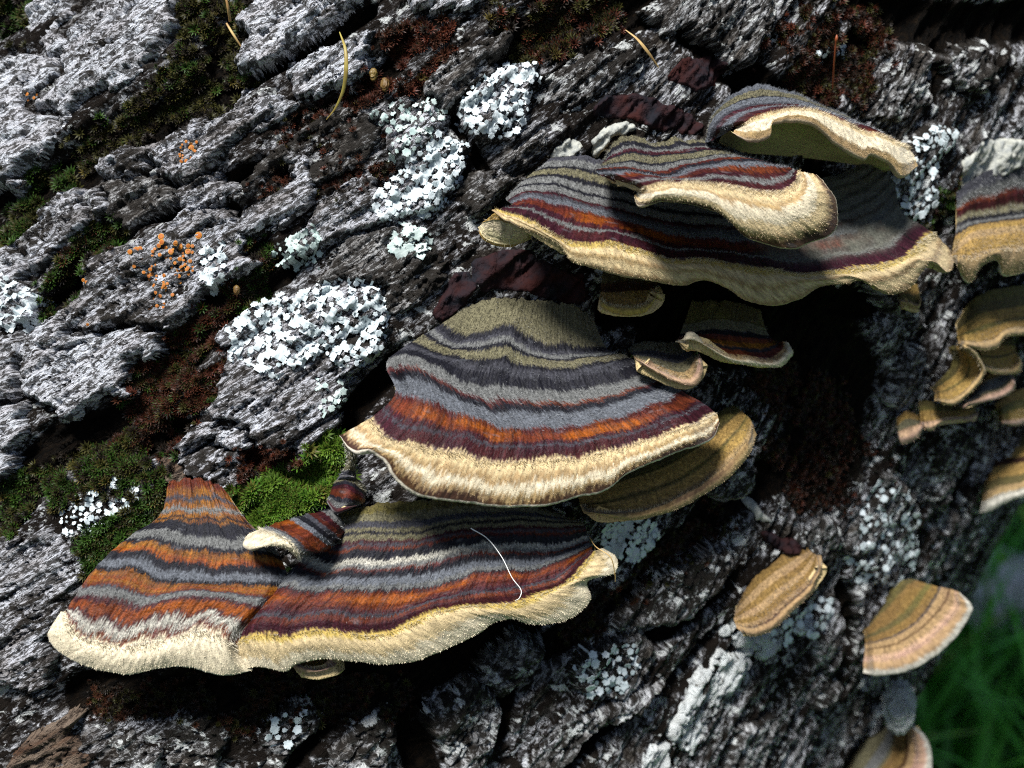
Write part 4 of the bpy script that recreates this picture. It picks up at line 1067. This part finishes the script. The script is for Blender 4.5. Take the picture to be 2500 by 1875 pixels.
def moss(label, pts, n, cols, size=.085, seed=0, hoff=0.02, deep=True, bright=.24):
    if deep: n = int(n * 1.5)
    R = np.random.default_rng(seed)
    q = rand_in(pts, n, R)
    a, s = as_coords(q[:, 0], q[:, 1])
    a = a + R.normal(0, .08, n); s = s + R.normal(0, .08, n)
    h0 = hm(a, s)
    if deep:                                        # moss keeps to the furrows
        k = (h0 < np.where(R.random(n) < .04, .3, -0.06)) & (fbm(a * 1.6, s * 1.6, 3, seed + 50) > -.15)
        a, s, h0 = a[k], s[k], h0[k]
    n = len(a)
    if n < 4: return
    P = surf(a, s, h0 + hoff + .06 * R.random(n)); Nm = norm(surf_n(s) + R.normal(0, .35, (n, 3)) + np.array([0, 0, .25]))
    x = norm(np.cross(Nm, R.normal(size=(n, 3)))); y = np.cross(Nm, x)
    sc = (size * (.55 + .9 * R.random(n)))[:, None, None]
    V = P[:, None] + sc * (SHV[None, :, 0:1] * x[:, None] + SHV[None, :, 1:2] * y[:, None] + SHV[None, :, 2:3] * Nm[:, None])
    F = (SHF[None] + (np.arange(n) * len(SHV))[:, None, None]).reshape(-1, 3)
    w = np.array([c[1] for c in cols], float); w /= w.sum()
    cc = np.array([c[0] for c in cols])[R.choice(len(cols), n, p=w)] * (.6 + .8 * R.random((n, 1)))
    tipf = np.tile(np.array([.55, 1, 1, 1.35]), len(SHV) // 4)
    col = bright * cc[:, None] * tipf[None, :, None]
    single('moss', label, 'moss', V.reshape(-1, 3), F, M_MOSS, kind='stuff', col=col.reshape(-1, 3), smooth=False)
moss('dark olive moss filling the deep furrow between the upper bark plates', [(420,0),(600,0),(590,120),(600,170),(560,230),(500,270),(420,300),(330,330),(250,370),(180,400),(150,370),(210,320),(280,270),(350,220),(420,140),(440,80)], 1500, [(OLV, 4), (DKB, 4), (GRN, 1.2), (YEL, .6)], seed=1)
moss('olive green moss tufts in the furrow above the elongated bark plate', [(0,450),(60,420),(130,410),(150,460),(100,500),(60,560),(20,620),(0,600)], 700, [(OLV, 3), (GRN, 3), (DKB, 1)], size=.1, seed=2)
moss('green moss along the furrow beside the orange dotted plate', [(170,620),(230,540),(290,560),(260,620),(200,700),(150,760),(95,770),(90,720),(130,660)], 900, [(GRN, 3), (DKB, 2), (OLV, 2), (BRN, .7)], size=.09, seed=3)
moss('reddish brown moss with green tips in the furrow below the orange dots', [(300,900),(420,820),(520,700),(590,680),(530,830),(540,900),(500,980),(470,1030),(420,1100),(360,1100),(270,1080),(270,1020),(310,970)], 2400, [(BRN, 4), (RED, 2), (DKB, 2), (OLV, 1.3), (GRN, .7)], seed=4)
moss('bright green moss cushion above the small twisted bracket', [(560,1200),(640,1180),(730,1150),(790,1080),(835,1070),(840,1140),(800,1200),(740,1240),(640,1290),(580,1280)], 1500, [(GRN, 3), (GR2, 5), (OLV, 1)], size=.115, seed=5, hoff=.1, deep=False, bright=.55)
moss('dark red brown moss patch above the bright green cushion', [(580,1110),(700,1110),(760,1130),(730,1170),(650,1190),(600,1180)], 700, [(BRN, 4), (RED, 2), (DKB, 2)], size=.06, seed=6, hoff=.06, deep=False)
moss('green moss spreading over dark bark above the pale lichen flakes', [(0,1180),(90,1150),(200,1100),(330,1080),(430,1130),(420,1200),(380,1260),(320,1300),(290,1220),(170,1210),(100,1270),(0,1320)], 2300, [(GRN, 4), (OLV, 3), (DKB, 3), (YEL, .5)], size=.09, seed=7, hoff=.06)
moss('little green moss tuft against the edge of the two-lobed shelf', [(210,1320),(260,1280),(350,1250),(360,1290),(290,1330),(240,1400),(215,1380)], 300, [(GRN, 5), (OLV, 2)], size=.09, seed=8, hoff=.05, deep=False)
moss('red brown moss with yellow capsules above the pale green lichen', [(830,270),(870,170),(930,120),(1000,50),(1090,50),(1110,100),(1050,180),(980,230),(920,250),(880,270)], 1500, [(RED, 4), (BRN, 4), (DKB, 2), (YEL, .3)], size=.085, seed=9, hoff=.05)
moss('olive and rust moss in the dark hollow above the white capped knob', [(1170,30),(1300,0),(1480,0),(1520,40),(1450,90),(1400,140),(1280,150),(1260,90)], 1300, [(OLV, 3), (RED, 2), (DKB, 3), (YEL, .4)], size=.09, seed=10, hoff=.03)
moss('rusty moss on the dark bark above the arched bracket', [(1860,80),(1960,10),(2120,20),(2200,60),(2160,140),(2130,240),(2080,270),(1980,220),(1900,195),(1860,140)], 1700, [(RED, 3), (BRN, 3), (OLV, 2.5), (DKB, 3)], size=.08, seed=11, hoff=.03)
moss('brown moss on the shaded bark beside the ochre tucked bracket', [(1820,930),(1950,880),(2070,950),(2120,1060),(2060,1150),(1950,1170),(1860,1090)], 1500, [(BRN, 3), (DKB, 4), (OLV, 1), (RED, 1)], size=.065, seed=12, hoff=.02)
moss('green moss between the arched bracket and the torn ochre rim', [(2270,480),(2330,440),(2340,560),(2300,610),(2240,590)], 400, [(GRN, 2), (OLV, 3), (BRN, 1)], size=.08, seed=13, hoff=.03)
moss('green specks of moss in the furrow between orange dots and small pale lichen', [(560,620),(600,590),(650,610),(655,700),(610,760),(580,760),(600,680)], 500, [(GRN, 3), (OLV, 2), (BRN, 1), (DKB, 2)], size=.08, seed=14)
moss('green moss in the corner beyond the small top bark knob', [(-10,-10),(60,0),(65,60),(75,120),(40,140),(-10,120)], 350, [(GRN, 3), (OLV, 3), (DKB, 2)], size=.1, seed=15)
moss('brown moss scattered between the long white lichen and the grey plates', [(700,300),(780,250),(900,270),(960,330),(960,400),(900,460),(840,520),(800,470),(720,440),(640,480),(600,470),(690,400)], 1500, [(BRN, 3), (RED, 1.5), (DKB, 4), (OLV, 1)], size=.06, seed=16)
moss('dark brown moss on the bark below the two-lobed shelf', [(200,1680),(520,1670),(760,1650),(1000,1680),(1000,1760),(800,1780),(600,1800),(400,1760),(220,1760)], 1500, [(DKB, 4), (BRN, 2), (OLV, 1.5)], size=.06, seed=17)
moss('rust brown moss crumbs on shaded bark between the small tan bracket and the cluster', [(1920,1160),(2040,1140),(2140,1100),(2200,1100),(2160,1200),(2080,1250),(1960,1260)], 700, [(BRN, 3), (DKB, 3), (RED, 1)], size=.06, seed=18)
moss('dull brown moss below the yellow rim tip of the two-lobed shelf', [(1440,1480),(1560,1390),(1700,1290),(1760,1240),(1800,1280),(1700,1360),(1600,1440),(1500,1560),(1380,1580)], 1100, [(BRN, 2), (DKB, 4), (OLV, 2)], size=.06, seed=19)

# ------------------------------------------------------------------ dry blades, stalks and a silk strand
def ribbon(name, label, cat, pts, w, col, group=None, round_=False):
    """pts: (px, py, height cm above the bark, width factor)"""
    p = catmull(pts, 60)
    P = at(p[:, 0], p[:, 1], ysurf(p[:, 0], p[:, 1]) - p[:, 2])
    T = norm(np.gradient(P, axis=0))
    view = np.array([0, -1.0, 0.2]); S = norm(np.cross(T, view)); N_ = np.cross(S, T)
    k = 8
    th = np.linspace(0, 2 * math.pi, k, endpoint=False)
    fl = 1.0 if round_ else 0.3
    V = P[:, None] + (w * p[:, 3])[:, None, None] * (np.cos(th)[None, :, None] * S[:, None] + fl * np.sin(th)[None, :, None] * N_[:, None])
    n = len(P)
    f = []
    for i in range(n - 1):
        a = np.arange(k); b = (a + 1) % k
        f.append(np.stack([i * k + a, i * k + b, (i + 1) * k + b, (i + 1) * k + a], -1))
    return single(name, label, cat, V.reshape(-1, 3), np.concatenate(f), col, group=group)
M_BLADE = plain_mat('dry_blade', (.28, .24, .05), (.16, .10, .03), 300, 0.5, 0.2, 0.0002)
M_STRAW = plain_mat('dry_straw', (.42, .30, .12), (.25, .14, .05), 300, 0.6, 0.2, 0.0002)
M_SILK = plain_mat('silk', (.75, .75, .70), (.6, .6, .58), 900, 0.5, 0.1, 0.0001)
ribbon('dry_grass', 'curved olive dry grass blade standing off the bark above the pale green lichen', 'grass blade', [(829,78,.9,.25),(843,120,1.1,.8),(845,170,1.1,1.1),(838,220,.9,.9),(820,262,.6,.7),(797,292,.25,.3)], .030, M_BLADE)
ribbon('dry_stalk', 'thin straw stalk rising out of the dark olive moss', 'stalk', [(550,-15,.9,.8),(557,20,.8,1),(562,52,.6,1)], .022, M_STRAW, round_=True)
ribbon('dry_stalk', 'short bent straw stalk lying on the dark olive moss', 'stalk', [(553,57,.6,.8),(570,85,.6,1),(588,113,.5,.6)], .020, M_STRAW, round_=True)
ribbon('dry_grass', 'thin pale dry blade hanging on the bark above the flat purple crust', 'grass blade', [(1527,73,.5,.3),(1555,95,.6,.8),(1580,125,.6,1.1),(1608,165,.4,.5)], .024, M_STRAW)
ribbon('dry_stalk', 'thin rusty moss stalk standing above the arched bracket', 'stalk', [(2033,215,.2,1),(2036,160,.5,1),(2040,110,.7,.9),(2042,95,.75,1.6),(2043,85,.75,.6)], .016, plain_mat('rust_stalk', (.22, .05, .015), (.16, .04, .012), 300, 0.5), round_=True)
ribbon('silk_strand', 'white silk strand sagging across the bands of the two-lobed shelf', 'silk strand', [(1150,1290,.95,1.6),(1190,1315,1.15,1.3),(1225,1360,1.35,1),(1250,1410,1.55,1),(1272,1440,1.65,1),(1268,1460,1.7,.9),(1258,1466,1.65,.6)], .0065, M_SILK, round_=True)
ribbon('plant_hair', 'stiff pale hair sticking out beside the yellow rim tip', 'hair', [(1440,1312,1.0,.6),(1455,1335,1.4,.9),(1490,1360,1.65,1),(1501,1400,1.6,.8),(1502,1420,1.55,.4)], .009, M_STRAW, round_=True)

# ------------------------------------------------------------------ ground, grass and the stone far below
M_SOIL = plain_mat('soil', (.030, .024, .014), (.018, .026, .010), 30, 0.95, 0.8, 0.01)
xs = np.concatenate([-np.geomspace(400, .6, 40), np.linspace(-.5, .5, 20), np.geomspace(.6, 400, 40)])
X, Y = np.meshgrid(xs, xs, indexing='ij')
Z = 0.012 * fbm(X * 3, Y * 3, 3, 3) * np.exp(-(X ** 2 + Y ** 2) / 40)
gm = mesh_data('ground', np.stack([X, Y, Z], -1), grid_faces(len(xs), len(xs), flip=False), M_SOIL, local=True)
if gm.polygons[0].normal.z < 0: gm.flip_normals()
tag(link('ground', gm), 'dark soil below the trunk', None, kind='structure')
def ground_hit(px, py):
    o = to_world((0, -DIST, 0)); p = to_world(at(float(px), float(py), np.array(0.0))); d = p - o
    return o + d * (-o[2] / d[2])
R = np.random.default_rng(77)
gc = ground_hit(2420, 1700)
n = 15000
c = np.concatenate([gc[:2] + R.normal(0, .32, (n * 2 // 3, 2)), gc[:2] + R.normal(0, 1.1, (n - n * 2 // 3, 2))])
tx = to_world(CEN - 38 * AX)[:2]
hgt = .03 + .07 * R.random(n) ** 1.3
an = R.random(n) * 2 * math.pi; ln = .35 + .6 * R.random(n)
dirv = np.stack([np.cos(an), np.sin(an)], -1)
sd = np.stack([-np.sin(an), np.cos(an)], -1) * (.0016 + .0014 * R.random(n))[:, None]
lv = []
for f, w in ((0, 1.0), (.4, .9), (.75, .6), (1.0, .02)):
    p2 = c + dirv * (hgt * ln * f ** 1.8)[:, None]
    z = hgt * (f - .25 * ln * f * f)
    lv.append(np.concatenate([p2 - sd * w, z[:, None]], 1)); lv.append(np.concatenate([p2 + sd * w, z[:, None]], 1))
V = np.stack(lv, 1).reshape(-1, 3)
F = (np.array([[0, 1, 3, 2], [2, 3, 5, 4], [4, 5, 7, 6]])[None] + (np.arange(n) * 8)[:, None, None]).reshape(-1, 4)
gcol = np.array([[.085, .34, .028]]) * (.45 + .9 * R.random((n, 1))) * np.where(R.random((n, 1)) < .12, np.array([[2.2, 1.0, 1.2]]), 1)
gme = mesh_data('grass', V, F, tint_mat('grass_blade', 0.5, 0.3, vary=.1), local=True, col=np.repeat(gcol, 8, 0))
tag(link('grass', gme), 'bright green grass on the ground behind the trunk', 'grass', kind='stuff')
M_STONE = plain_mat('stone', (.72, .68, .62), (.56, .52, .47), 90, 0.9, 0.5, 0.002)
st = ground_hit(2400, 1550)
n1, n2 = 36, 22
TH, PH = np.meshgrid(np.linspace(0, 2 * math.pi, n1, endpoint=False), np.linspace(0, math.pi, n2))
d = np.stack([np.sin(PH) * np.cos(TH), np.sin(PH) * np.sin(TH), np.cos(PH)], -1)
k = 1 + .2 * fbm(d[..., 0] * 1.5 + 4 * d[..., 2], d[..., 1] * 1.5, 3, 9)
V = d * k[..., None] * np.array([.045, .040, .030])
f = [np.stack([i * n1 + np.arange(n1), (i + 1) * n1 + np.arange(n1), (i + 1) * n1 + (np.arange(n1) + 1) % n1, i * n1 + (np.arange(n1) + 1) % n1], -1) for i in range(n2 - 1)]
so_ = link('stone', mesh_data('stone', V, np.concatenate(f), M_STONE, local=True), None, Vector((st[0], st[1], .012)))
tag(so_, 'pale rounded stone lying in the green grass behind the trunk', 'stone')
